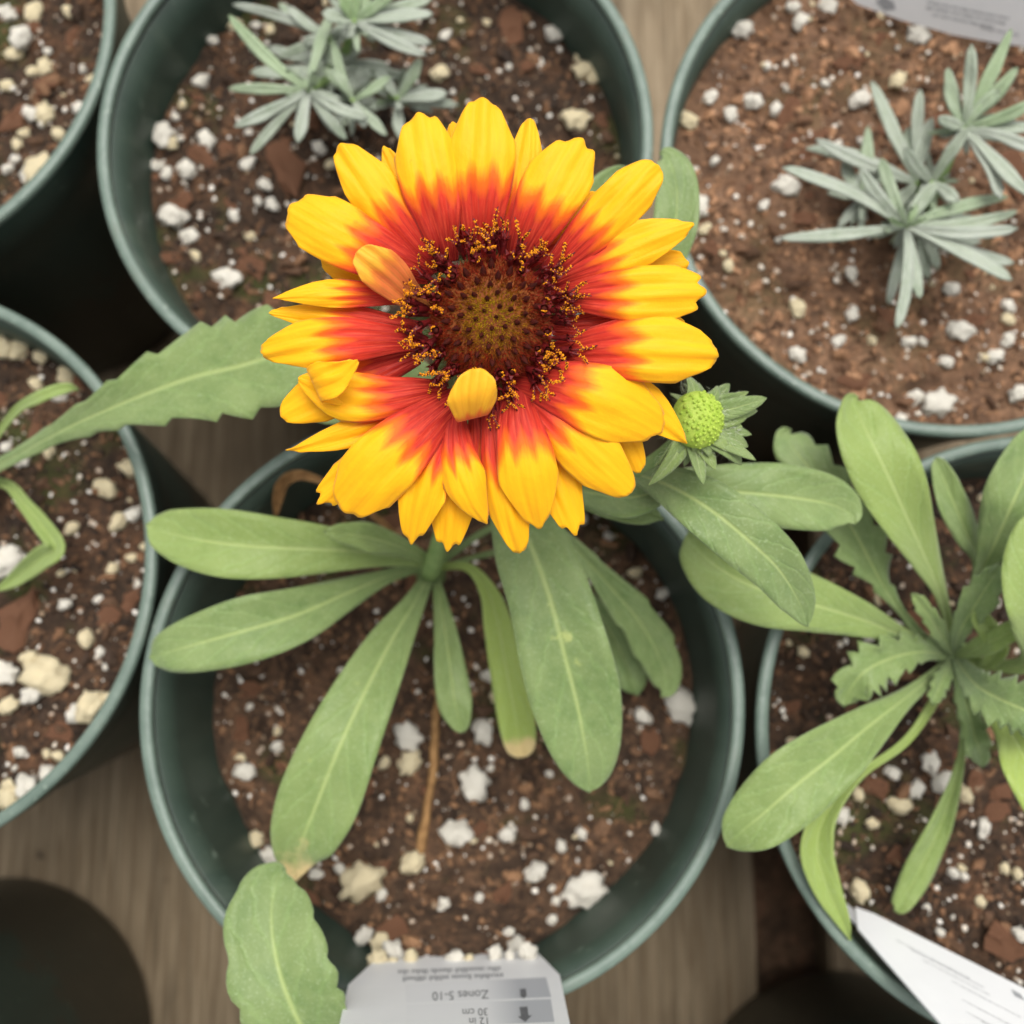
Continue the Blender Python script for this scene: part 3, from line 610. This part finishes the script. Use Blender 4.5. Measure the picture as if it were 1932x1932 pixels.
# ------------------------------------------------------------------ small dry things on the soil
def soilpt(key, x, y, up=0):
    q = pt(x, y, SZ[key]); q.z = soil_h(key, q.x, q.y) + up; return q
C = crom([list(soilpt('center', x, y, u)) + [r] for x, y, u, r in [(838, 1215, .004, .0010), (830, 1290, .0022, .0012), (822, 1380, .001, .0013), (818, 1450, .001, .0014), (806, 1520, .0012, .0012), (796, 1590, .0008, .0016), (792, 1615, .0002, .0006)]], 40)
V, F = tube([Vector(c[:3]) + Vector((.0006 * noise.noise(Vector((i * .4, 0, 0))), .0, .0)) for i, c in enumerate(C)], [c[3] * (1 + .25 * noise.noise(Vector((0, i * .7, 0)))) for i, c in enumerate(C)], 8)
tag(mk('dry_stalk', V, F, 'twig'), 'thin brown dry stalk lying on the soil below the flower', 'stalk')
dl = leaf(G, [(521, 974, 149, 2), (524, 945, 153, 8), (533, 912, 157, 10), (556, 897, 160, 9), (585, 899, 160, 7), (640, 925, 156, 5), (720, 985, 150, 4), (810, 1072, 142, 4)], 0, 'twig', fold=.6, wave=.0012, name='leaf')
dl['label'] = 'brown withered leaf arching by the pot wall'

# ------------------------------------------------------------------ the open flower
def mesh_dome(c, n, r, h, rings=18, seg=64, bumps=0):
    fm = frame(n); V = [c + n * h]; F = []
    for i in range(1, rings + 1):
        for j in range(seg):
            q = 2 * math.pi * j / seg; a_ = i / rings * 1.75; rr_ = r * math.sin(min(a_, 1.571)) * (1 - .25 * max(0, a_ - 1.571)); hh = h * math.cos(a_) if a_ < 1.571 else -h * (a_ - 1.571) * 2
            V.append(c + (fm @ Vector((rr_ * math.cos(q), rr_ * math.sin(q), hh))))
    for j in range(seg): F.append((0, 1 + j, 1 + (j + 1) % seg))
    for i in range(rings - 1):
        for j in range(seg): F.append((1 + i * seg + j, 1 + (i + 1) * seg + j, 1 + (i + 1) * seg + (j + 1) % seg, 1 + i * seg + (j + 1) % seg))
    return V, F
DR, DH = .0114, .0060
DC = FC - FN * .0015
V, F = mesh_dome(DC, FN, DR, DH)
FH = mk('flower_head', V, F, 'disc', G, origin=DC)
# involucre: the green bracts below the rays
def bract(parent, base, tip, n, hw, rise, name='bract', tint=.15):
    base, tip = Vector(base), Vector(tip); d = tip - base; sd_ = d.cross(n).normalized(); V = []; UV = []; N = 12
    for i in range(N + 1):
        t = i / N; w_ = hw * (1 - t) ** .75 * (.75 + .6 * t); c = base + d * t + n * (rise * math.sin(t * math.pi * .9))
        for j in range(5):
            s = -1 + j / 2; V.append(c + sd_ * (w_ * s) + n * (.22 * w_ * abs(s))); UV.append((j / 4, t))
    return mk(name, V, gridF(N + 1, 5), 'leaf', parent, origin=V[2], solid=.0003, uv=UV, attrs=dict(tint=tint, blemish=0., tipburn=0.))
fm = frame(FN, 0, RGT)
for k in range(22):
    q = k / 22 * 6.283 + .1 * math.sin(k * 5); d = fm @ Vector((math.cos(q), math.sin(q), 0)); L = .0185 + .003 * math.sin(k * 2.3)
    bract(FH, FC + d * .006 - FN * .0075, FC + d * L - FN * (.0062 + .002 * (k % 2)), FN, .0026, .001)
V, F = ico(3, .0095, .0095, .0045, .05, 3)
fmr = frame(FN); mk('receptacle', [FC - FN * .0075 + (fmr @ v) for v in V], F, 'stem', FH)

def petal(b, t, W, h=(-4, 1, -1), edge=.47, r=.26, taper=.30, notch=0., bend=0., wb=.33, groove=.17, cup=.0, ext=55, path=None, wdir=None, N=40, S=23, seed=None, skew=0., under=0., late=False):
    """b, t: base and tip in the flower's own picture grid; h: heights (mm) over the flower plane at base, middle, tip"""
    rr = random.Random(seed if seed is not None else str((b, t))); sdv = rr.random() * 50; W *= 1.07; groove *= rr.uniform(.35, 1.35)
    if path is None and notch == 0: notch = rr.uniform(.0, .03)
    skew += rr.uniform(-.025, .025)
    if path is None:
        dx, dy = t[0] - b[0], t[1] - b[1]; l_ = math.hypot(dx, dy); bx, by = b[0] - dx / l_ * ext, b[1] - dy / l_ * ext
        path = []
        for k in range(7):
            f = k / 6; q = 4 * bend * f * (1 - f)
            hh = h[0] * (1 - f) * (1 - 2 * f) + h[1] * 4 * f * (1 - f) + h[2] * f * (2 * f - 1)
            path.append((bx + (t[0] - bx) * f - dy / l_ * q, by + (t[1] - by) * f + dx / l_ * q, hh))
    NP = 80; C = crom([list(map(float, p_)) for p_ in path], NP)
    def at(f):
        f = max(0, min(1, f)) * NP; k = min(int(f), NP - 1); u = f - k
        return [x + (y - x) * u for x, y in zip(C[k], C[k + 1])]
    V = []; UV = []; ph = rr.random() * 6
    for i in range(N + 1):
        for j in range(S):
            s = -1 + 2 * j / (S - 1)
            L = 1 - r * abs(s) ** 2.6 - notch * (.5 - .5 * math.cos(3 * math.pi * s)) * (1 if abs(s) < .95 else .6) + skew * s - abs(skew) + .016 * noise.noise(Vector((s * 4, sdv, 0))) + .010 * noise.noise(Vector((s * 11, sdv, 2)))
            tt = (i / N) * L
            x, y, hh = at(tt)
            if wdir: nx, ny = wdir
            else:
                a_, b_ = at(tt - .03), at(tt + .03); tx, ty = b_[0] - a_[0], b_[1] - a_[1]; q = math.hypot(tx, ty) or 1; nx, ny = -ty / q, tx / q
            g = min(1, tt / .66); g = min(1, tt / .84) ** 1.9 if late else math.sin(g * math.pi / 2) ** 1.15; ww = W * (wb + (1 - wb) * g) * (1 - taper * max(0, (tt - .62) / .38) ** 2) * (1 + .045 * noise.noise(Vector((tt * 5, sdv, s > 0))))
            rid = groove * (math.cos(3 * math.pi * s) * (1 - .4 * s * s)) * (.35 + .65 * min(1, tt * 1.6)) * (W / 100)
            arch = -(1.0 + cup) * (W / 100) * s * s * (.4 + tt)
            wr = .55 * noise.noise(Vector((s * 1.6 + sdv, tt * 3.2, 1))) + .16 * noise.noise(Vector((s * 5 + sdv, tt * 6, 4))) + 1.7 * abs(s) ** 4 * noise.noise(Vector((sdv, tt * 5, 8 * (s > 0)))) * tt + .5 * math.sin(s * 9 + sdv) * max(0, tt - .7)
            px, py = z1(x + nx * ww * s, y + ny * ww * s)
            V.append(fpt(px, py, (hh + rid + arch + wr) * .001)); UV.append((j / (S - 1), tt))
    o = mk('petal', V, gridF(N + 1, S), 'petal', FH, origin=V[S // 2], solid=.0003, uv=UV, attrs=dict(edge=float(edge), under=float(under), seed=(sdv, sdv * .7, sdv * .3)))
    me = o.data
    if sum(p_.normal.dot(FN) for p_ in me.polygons) < 0: me.flip_normals()
    return o
T_, M_, U_ = (-4, 2.6, 1.0), (-4.5, 0.2, -1.5), (-5.5, -3.2, -4.5)
petal((925, 650), (938, 68), 118, T_, .47, .24, .25, .0, seed=1)
petal((1035, 660), (1112, 150), 76, M_, .42, .36, .4, bend=10)
petal((1075, 680), (1315, 212), 118, T_, .45, .22, .12, .035, bend=-6, skew=.03)
petal((1120, 690), (1400, 440), 84, U_, .42, .3, .3)
petal((1200, 730), (1602, 330), 90, (-4, 2.2, 2.5), .42, .20, .10, .0, bend=0, skew=-.02)
petal((1215, 770), (1746, 552), 88, (-4, 1.4, 2), .40, .34, .55, bend=-12)
petal((1245, 790), (1722, 705), 78, U_, .42, .2, .1, .03)
petal((1225, 830), (1795, 815), 102, (-4, 2.2, .8), .42, .16, .10, .045, bend=0, wb=.22)
petal((1255, 950), (1710, 930), 76, U_, .72, .3, .4)
petal((1235, 1060), (1842, 1052), 122, T_, .44, .24, .30, .02, bend=-24)
petal((1230, 1130), (1712, 1392), 92, (-4.5, -1.2, -4.5), .42, .42, .75, bend=-48)
petal((1085, 1160), (1622, 1345), 128, (-4, 3.0, -2.5), .40, .22, .28, .02, bend=-34)
petal((1290, 1190), (1532, 1505), 62, (-5, -4.5, -8), .3, .22, .12, .03, bend=-30)
petal((1075, 1180), (1505, 1580), 104, (-4, 1.2, -2.5), .42, .24, .30, .0, bend=0)
petal((1080, 1210), (1292, 1752), 84, U_, .40, .26, .25, .05, bend=-10)
petal((1062, 1195), (1152, 1718), 108, (-4, 2.8, -2.0), .42, .32, .45, .03, bend=8)
petal((975, 1230), (1082, 1812), 78, (-4.5, -.6, -4.5), .46, .26, .30, .0, bend=16)
petal((915, 1260), (950, 1670), 60, U_, .46, .3, .4)
petal((850, 1290), (955, 1700), 80, (-4, 2.2, -1.5), .40, .36, .62, bend=46, cup=1.0)
petal((830, 1320), (800, 1805), 86, (-5, -2.8, -6), .40, .26, .35, .06, bend=-6)
petal((815, 1280), (662, 1778), 86, (-4, 1.0, -3.0), .46, .28, .40, .05, bend=22)
petal((800, 1255), (398, 1648), 126, (-4, 3.2, -1.0), .40, .20, .18, .0, bend=18)
petal((760, 1300), (300, 1630), 74, U_, .40, .22, .15, .05, bend=20)
petal((770, 1215), (180, 1420), 58, (-5, -1.6, -2.5), .44, .44, .85, bend=-18)
petal(None, None, 92, path=[(800, 1180, -4.5), (690, 1195, -1), (560, 1215, 1), (430, 1215, 1.0), (310, 1175, .8), (228, 1140, 1.2)], edge=.43, r=.34, taper=.75, wb=.26, seed=25)
petal(None, None, 70, path=[(420, 1215, -.5), (340, 1195, 1.2), (292, 1172, 3.4), (330, 1150, 5.6), (400, 1125, 6.4), (462, 1072, 7.2)], edge=-.5, r=.35, taper=.8, wb=.5, wdir=(-.42, -.91), groove=.4, cup=-.9, seed=26)
petal((640, 1080), (165, 1292), 92, (-5.5, -3, -4), .38, .25, .28, bend=12)
petal((650, 1005), (82, 1050), 90, (-4, 2.4, -.5), .52, .26, .36, .0, bend=26)
petal((650, 945), (118, 892), 58, (-5, -2.2, -2.2), .50, .40, .65, bend=4)
petal((640, 845), (132, 838), 54, (-4.5, .2, .4), .44, .46, .85, bend=22, skew=.03)
petal(None, None, 78, path=[(735, 880, -5), (655, 825, -1), (585, 760, 2.5), (520, 705, 4.8), (455, 655, 5.4)], edge=.60, r=.26, taper=.2, wb=.3, seed=30, under=.75, cup=-1.3, groove=.5)
petal((620, 790), (318, 692), 58, U_, .40, .2, .15)
petal((690, 725), (190, 478), 112, (-4, 2.6, .6), .45, .18, .10, .03, bend=-18)
petal((730, 690), (388, 248), 92, (-4, 1.2, .8), .46, .26, .22, .0, bend=-8)
petal((740, 620), (552, 255), 52, U_, .40, .3, .4)
petal((795, 650), (690, 122), 112, (-4, 2.8, .8), .46, .22, .14, .035, bend=-10)
petal((850, 620), (818, 160), 52, U_, .46, .3, .4)
petal(None, None, 120, path=[(905, 1130, -4), (902, 1225, -.5), (898, 1296, 2.6), (900, 1262, 6.4), (906, 1190, 9.0), (918, 1082, 9.2)], edge=.45, r=.24, taper=.16, wb=.22, wdir=(-.97, .24), groove=.5, cup=-1.1, seed=37, under=.35, late=True, skew=.05)

# --- disc florets
def floret_mesh(kind, sd_):
    rr = random.Random(sd_); V = []; F = []; MI = []
    def add(vf, mi):
        b_ = len(V); V.extend(vf[0]); F.extend([tuple(i + b_ for i in f) for f in vf[1]]); MI.extend([mi] * len(vf[1]))
    beads = [ico(1, 1, 1, .8, .3, k + 5) for k in range(3)]
    if kind == 'tip':                          # a closed floret: a dark pointed cone
        add(tube([(0, 0, -.0008), (0, 0, .0002), (0, 0, .0009), (rr.uniform(-.0001, .0001), 0, .0016), (0, 0, .0021)], [.00055, .00068, .00058, .0003, .00006], 8), 2)
        return V, F, MI
    L = rr.uniform(.0022, .0034); lean = rr.uniform(-.12, .12)
    add(tube([(0, 0, -.001), (0, 0, L * .4), (lean * L * .5, 0, L)], [.00042, .00055, .00078], 8, False), 0)
    for k in range(5):                         # the corolla's pointed lobes
        q = k * 1.2566 + rr.random() * .4; c, s = math.cos(q), math.sin(q)
        a_ = Vector((c * .00078 + lean * L * .5, s * .00078, L)); b_ = a_ + Vector((c * .0007, s * .0007, .0007)); tn_ = Vector((-s, c, 0)) * .0004
        add(([a_ - tn_, a_ + tn_, b_], [(0, 1, 2)]), 0)
    add(tube([(0, 0, L * .6), (0, 0, L * .98)], [.0005, .0005], 6), 2)
    if kind == 'open':
        for sgn in (-1, 1) if rr.random() < .7 else (1,):
            l2 = rr.uniform(.0030, .0056); q = rr.uniform(-.6, .6); cv_ = rr.uniform(.05, .75) * sgn; pth = []
            for i in range(9):
                t = i / 8; pth.append(Vector((cv_ * l2 * t * t + .0002 * sgn, math.sin(q) * l2 * t * .5 + .0004 * math.sin(t * 7 + q * 4), L * .9 + l2 * t * (1 - .35 * abs(cv_) * t))))
            add(tube(pth, [.00027 - .00014 * i / 8 for i in range(9)], 6), 0)
            for k in range(int(rr.uniform(14, 50))):
                t = 1 - rr.random() ** 1.2 * .55; c = pth[min(8, int(t * 8))] + Vector([rr.gauss(0, .00015) for _ in range(3)]); s_ = rr.uniform(.00010, .00019); bv = rr.choice(beads)
                add(([c + v * s_ for v in bv[0]], bv[1]), 1)
    else:                                      # just opening: a ring of pollen at the mouth
        for k in range(7):
            q = rr.random() * 2.5; c = Vector((math.cos(q) * .0006, math.sin(q) * .0006, L + rr.uniform(0, .0007))); s_ = rr.uniform(.0001, .0002); bv = rr.choice(beads)
            add(([c + v * s_ for v in bv[0]], bv[1]), 1)
    return V, F, MI
def floret_data(kind, sd_):
    V, F, MI = floret_mesh(kind, sd_); me = mesh_of('disc_floret', V, F)
    for m_ in ('maroon', 'pollen', 'bristle'): me.materials.append(MT[m_])
    me.polygons.foreach_set('material_index', MI); return me
TIP = [floret_data('tip', k) for k in range(3)]; OPEN = [floret_data('open', k + 10) for k in range(9)]; MOUTH = [floret_data('mouth', k + 30) for k in range(4)]
rr = random.Random(5); GA = math.pi * (3 - 5 ** .5)
def dome_at(r, q):
    a_ = math.asin(min(1, r / DR)); d = fm @ Vector((math.cos(q), math.sin(q), 0))
    p_ = DC + d * (DR * math.sin(a_)) + FN * (DH * math.cos(a_)); nrm = (d * math.sin(a_) * DH / DR * 1.6 + FN * math.cos(a_)).normalized(); return p_, nrm, d
for k in range(58):
    r = .00126 * math.sqrt(k + .5); q = k * GA + rr.uniform(-.05, .05); p_, nrm, d = dome_at(r, q); s_ = .55 + .40 * min(1, r / .009)
    inst('disc_floret', rr.choice(TIP), Matrix.Translation(p_) @ frame((nrm + d * .15).normalized(), rr.random() * 6) @ Matrix.Scale(s_, 4), FH)
for k in range(96):
    f = ((k + .5) / 96) ** .8; r = .0092 + .0042 * f; q = k * GA * 1.0 + rr.uniform(-.12, .12); p_, nrm, d = dome_at(min(r, .0112), q); p_ = p_ + d * max(0, r - .0112) - FN * (.0026 * max(0, f - .4))
    out = .20 + .95 * f; dirv = (FN * (1.0 - .45 * f) + d * out + fm @ Vector((rr.gauss(0, .24), rr.gauss(0, .24), 0))).normalized()
    me = rr.choice(MOUTH) if f < .25 else rr.choice(OPEN)
    inst('disc_floret', me, Matrix.Translation(p_) @ frame(dirv, rr.random() * 6) @ Matrix.Scale(rr.uniform(.8, 1.1), 4), FH)
# fuzz between the florets: yellow in the middle, rust-red outside
H = Pile()
for k in range(6500):
    r = .0114 * math.sqrt(rr.random()); q = rr.random() * 6.283; p_, nrm, d = dome_at(r, q); L = rr.uniform(.0006, .0013); f = min(1, max(0, (r - .0022 + rr.gauss(0, .0009)) / .0046))
    tn_ = [x * (1 - f) + y * f for x, y in zip(lin(192, 158, 22), lin(140, 42, 18))]
    v_ = rr.uniform(.7, 1.25); tn_ = [min(1, c * v_) for c in tn_]; dv = (nrm + Vector([rr.gauss(0, .28) for _ in range(3)])).normalized(); x = dv.orthogonal().normalized() * .00009; y = dv.cross(x)
    H.add([p_ + x, p_ - x * .5 + y * .87, p_ - x * .5 - y * .87, p_ + dv * L], [(0, 1, 3), (1, 2, 3), (2, 0, 3)], tn_)
tag(mk('disc_fuzz', H.V, H.F, 'hair', FH, smooth=False, tones=H.T), kind='stuff')

# ------------------------------------------------------------------ the green bud
BC = pt(1316, 792, .2385); BN = (FN * .75 + RGT * .45 + UPV * .05).normalized(); BR = .0060
V, F = mesh_dome(BC, BN, BR, .0042, 14, 40)
BUD = mk('bud', V, F, 'budg', G, origin=BC)
Bm = Pile(); bf = frame(BN); bead = ico(1, 1, 1, 1.2, .1, 2)
for k in range(95):
    r = BR * math.sqrt((k + .5) / 95); q = k * GA + rr.uniform(-.12, .12); a_ = math.asin(min(1, r / BR)); p_ = BC + (bf @ Vector((r * math.cos(q), r * math.sin(q), .0042 * math.cos(a_)))); s_ = rr.uniform(.00030, .00058)
    Bm.add([p_ + v * s_ for v in bead[0]], bead[1])
tag(mk('closed_florets', Bm.V, Bm.F, 'budg', BUD), kind='stuff')
tips = [(1317, 722), (1350, 728), (1376, 724), (1413, 739), (1444, 751), (1426, 775), (1394, 806), (1426, 868), (1396, 878), (1376, 838), (1328, 914), (1290, 880), (1220, 916), (1253, 870), (1240, 820), (1262, 742), (1290, 705), (1418, 820), (1350, 886)]
tips += [(x + (1316 - x) * .22 + 9 * math.sin(i * 3), y + (792 - y) * .22 + 9 * math.cos(i * 5)) for i, (x, y) in enumerate(tips)]
for k, (x, y) in enumerate(tips):
    tip = pt(x, y, .2335 + .0022 * math.sin(k * 2.1)); d = tip - BC; d -= BN * d.dot(BN); d.normalize()
    bract(BUD, BC + d * .0030 - BN * .0022, tip, BN, .0024 if k % 2 else .0032, .0010 + .0012 * math.sin(k * 1.7), tint=.10 + .2 * (k % 3 == 0))
V, F = ico(3, .0046, .0046, .0028, .05, 8); mk('receptacle', [BC - BN * .0018 + (bf @ v) for v in V], F, 'stem', BUD)
H = Pile()
for k in range(1500):
    x, y = rr.choice(tips); tip = pt(x, y, .2335); p_ = BC.lerp(tip, rr.uniform(.3, .85)) + Vector([rr.gauss(0, .0005) for _ in range(3)]) - BN * .0005
    dv = ((p_ - BC).normalized() + Vector([rr.gauss(0, .6) for _ in range(3)])).normalized(); L = rr.uniform(.0008, .0022); x_ = dv.orthogonal().normalized() * .000038; y_ = dv.cross(x_)
    H.add([p_ + x_, p_ - x_ * .5 + y_ * .87, p_ - x_ * .5 - y_ * .87, p_ + dv * L], [(0, 1, 3), (1, 2, 3), (2, 0, 3)], lin(206, 214, 184))
tag(mk('bud_hairs', H.V, H.F, 'hair', BUD, smooth=False, tones=H.T), kind='stuff')

# ------------------------------------------------------------------ plant tags
class Sheet:                                   # a flat stiff tag lying in the plane of three points
    def __init__(s, a_, b_, c_):
        s.a = pt(*a_); s.n = (pt(*b_) - s.a).cross(pt(*c_) - s.a).normalized()
        if s.n.dot(CAM - s.a) < 0: s.n = -s.n
    def at(s, px, py, up=0):
        d = ray(px, py); return CAM + d * ((s.a + s.n * up - CAM).dot(s.n) / d.dot(s.n))
    def slab(s, name, poly, mat, parent=None, th=.0006, up=0, **k):
        n = len(poly); V = [s.at(x, y, up) for x, y in poly] + [s.at(x, y, up) - s.n * th for x, y in poly]
        F = [tuple(range(n)), tuple(range(2 * n - 1, n - 1, -1))] + [(i, i + n, (i + 1) % n + n, (i + 1) % n) for i in range(n)]
        bm = bmesh.new(); vs_ = [bm.verts.new(v) for v in V]; [bm.faces.new([vs_[i] for i in f]) for f in F]; bmesh.ops.recalc_face_normals(bm, faces=bm.faces)
        Vv = [v.co.copy() for v in bm.verts]; bm.verts.index_update(); Ff = [tuple(v.index for v in f.verts) for f in bm.faces]; bm.free()
        return mk(name, Vv, Ff, mat, parent, smooth=False, **k)
    def text(s, txt, parent, o, ex, ey, mat, size):
        """txt laid out from picture point o along ex with letters rising along ey"""
        cu = bpy.data.curves.new('lettering', 'FONT'); cu.body = txt; cu.size = 1; ob = bpy.data.objects.new('lettering_source', cu); COL.objects.link(ob)
        bpy.context.view_layer.update(); me = bpy.data.meshes.new_from_object(ob.evaluated_get(bpy.context.evaluated_depsgraph_get()))
        V = [s.at(o[0] + (v.co.x * ex[0] + v.co.y * ey[0]) * size, o[1] + (v.co.x * ex[1] + v.co.y * ey[1]) * size, .00012) for v in me.vertices]
        F = [tuple(p_.vertices) for p_ in me.polygons]; bpy.data.objects.remove(ob); bpy.data.curves.remove(cu); bpy.data.meshes.remove(me)
        return mk('lettering', V, F, mat, parent, smooth=False)
    def ticks(s, parent, o, ex, ey, length, size, mat, sd_):      # print too small to read: words as rows of tiny marks
        rr = random.Random(sd_); V = []; F = []; x = 0
        while x < length:
            for k in range(rr.randint(4, 10)):
                w_ = size * rr.uniform(.22, .42); h_ = size * rr.choice((.55, .55, .6, .85)); b_ = len(V)
                for (u, v) in ((x, 0), (x + w_, 0), (x + w_, h_), (x, h_)): V.append(s.at(o[0] + u * ex[0] + v * ey[0], o[1] + u * ex[1] + v * ey[1], .00012))
                F.append((b_, b_ + 1, b_ + 2, b_ + 3)); x += w_ + size * .16
            x += size * .4
        return mk('fine_print', V, F, mat, parent, smooth=False)
# printed tag leaning out of the flowering plant's pot, read upside down from here
S1 = Sheet((850, 1800, .1465), (850, 1930, .205), (1010, 1797, .1465))
tg = S1.slab('plant_tag', [(708, 1811), (657, 1858), (640, 1935), (612, 2080), (1112, 2070), (1076, 1935), (1056, 1839), (1010, 1793)], 'white_plastic')
tag(tg, 'printed white tag with cut corners leaning over the flowering pot rim', 'plant tag', 'plant tags')
st_top = [S1.at(800, 1806, -.0001), S1.at(900, 1803, -.0001)]; V = []
for p_ in st_top: V += [p_, p_ - S1.n * .0006]
V += [v - Vector((0, -.004, .055)) for v in V]
mk('stake', V, [(0, 1, 3, 2), (4, 6, 7, 5), (0, 2, 6, 4), (1, 5, 7, 3), (0, 4, 5, 1), (2, 3, 7, 6)], 'white_plastic', tg, smooth=False)
ex, ey = (-1, .035), (.06, 1)                 # reading direction and letter-up direction in the picture (turned round)
def bandq(poly):
    V = [S1.at(x, y, .00006) for x, y in poly]; mk('printed_band', V, [(0, 1, 2, 3)], 'band', tg, smooth=False, uv=[(0, 0), (1, 0), (1, 1), (0, 1)])
bandq([(764, 1857), (1030, 1844), (1040, 1881), (766, 1892)]); bandq([(766, 1896), (1039, 1885), (1046, 1928), (768, 1938)]); bandq([(768, 1942), (1046, 1932), (1054, 1976), (770, 1984)])
S1.text('Zones 5-10', tg, (922, 1868), ex, ey, 'ink_dark', 23)
S1.text('12 in', tg, (924, 1919), ex, ey, 'ink_dark', 20); S1.text('30 cm', tg, (921, 1902), ex, ey, 'ink_dark', 20)
S1.ticks(tg, (944, 1823), ex, ey, 176, 11, 'ink', 1); S1.ticks(tg, (949, 1836), ex, ey, 186, 11, 'ink', 2)
def flat(name, poly, mat, parent, sh): mk(name, [sh.at(x, y, .00013) for x, y in poly], [tuple(range(len(poly)))], mat, parent, smooth=False)
flat('arrow_mark', [(980, 1900), (995, 1899), (997, 1916), (1004, 1915), (991, 1928), (977, 1918), (983, 1917)], 'ink_dark', tg, S1)
flat('thermometer_mark', [(981, 1866), (992, 1865), (994, 1878), (988, 1884), (982, 1879)], 'ink_dark', tg, S1)
# tag tilted on edge in the rosette's pot
S2 = Sheet((1614, 1712, .1445), (1776, 1932, .190), (1932, 1864, .172))
tg2 = S2.slab('plant_tag', [(1614, 1711), (1618, 1751), (1700, 1845), (1778, 1934), (1830, 1994), (2040, 1918), (1932, 1864), (1755, 1776), (1650, 1724)], 'white_plastic')
tag(tg2, 'white tag tilted nearly on edge inside the rosette pot', 'plant tag', 'plant tags')
ex2 = (.885, .465); ey2 = (.62, .78)
for k, (ox, oy, L) in enumerate([(1690, 1772, 150), (1718, 1790, 150), (1740, 1810, 130), (1795, 1850, 140), (1815, 1885, 150), (1822, 1908, 120), (1850, 1925, 120)]): S2.ticks(tg2, (ox, oy), ex2, ey2, L, 5, 'ink', k + 10)
flat('dark_mark', [(1908, 1866), (1925, 1875), (1934, 1888), (1915, 1879)], 'ink', tg2, S2)
V = []
for p_ in (S2.at(1619, 1722, -.0001), S2.at(1622, 1748, -.0001)): V += [p_, p_ - S2.n * .0006]
V += [v + Vector((-.004, .004, -.03)) for v in V]
mk('stake', V, [(0, 1, 3, 2), (4, 6, 7, 5), (0, 2, 6, 4), (1, 5, 7, 3), (0, 4, 5, 1), (2, 3, 7, 6)], 'white_plastic', tg2, smooth=False)
# tag beyond the loose lavender
S3 = Sheet((1700, 40, .152), (1890, 82, .152), (1750, -80, .172))
tg3 = S3.slab('plant_tag', [(1585, -70), (1604, -4), (1618, 8), (1700, 38), (1800, 66), (1890, 83), (1960, 90), (1990, 70), (2010, -70)], 'white_plastic')
tag(tg3, 'greyish white tag resting on reddish soil behind the loose lavender', 'plant tag', 'plant tags')
for k, (ox, oy, L) in enumerate([(1750, 2, 150), (1748, 12, 140), (1760, 26, 100), (1850, 50, 50)]): S3.ticks(tg3, (ox, oy), (.98, .2), (-.1, 1), L, 6, 'ink', k + 20)
flat('dark_mark', [(1652, 2), (1668, -6), (1686, 4), (1690, 18), (1668, 20)], 'ink', tg3, S3)
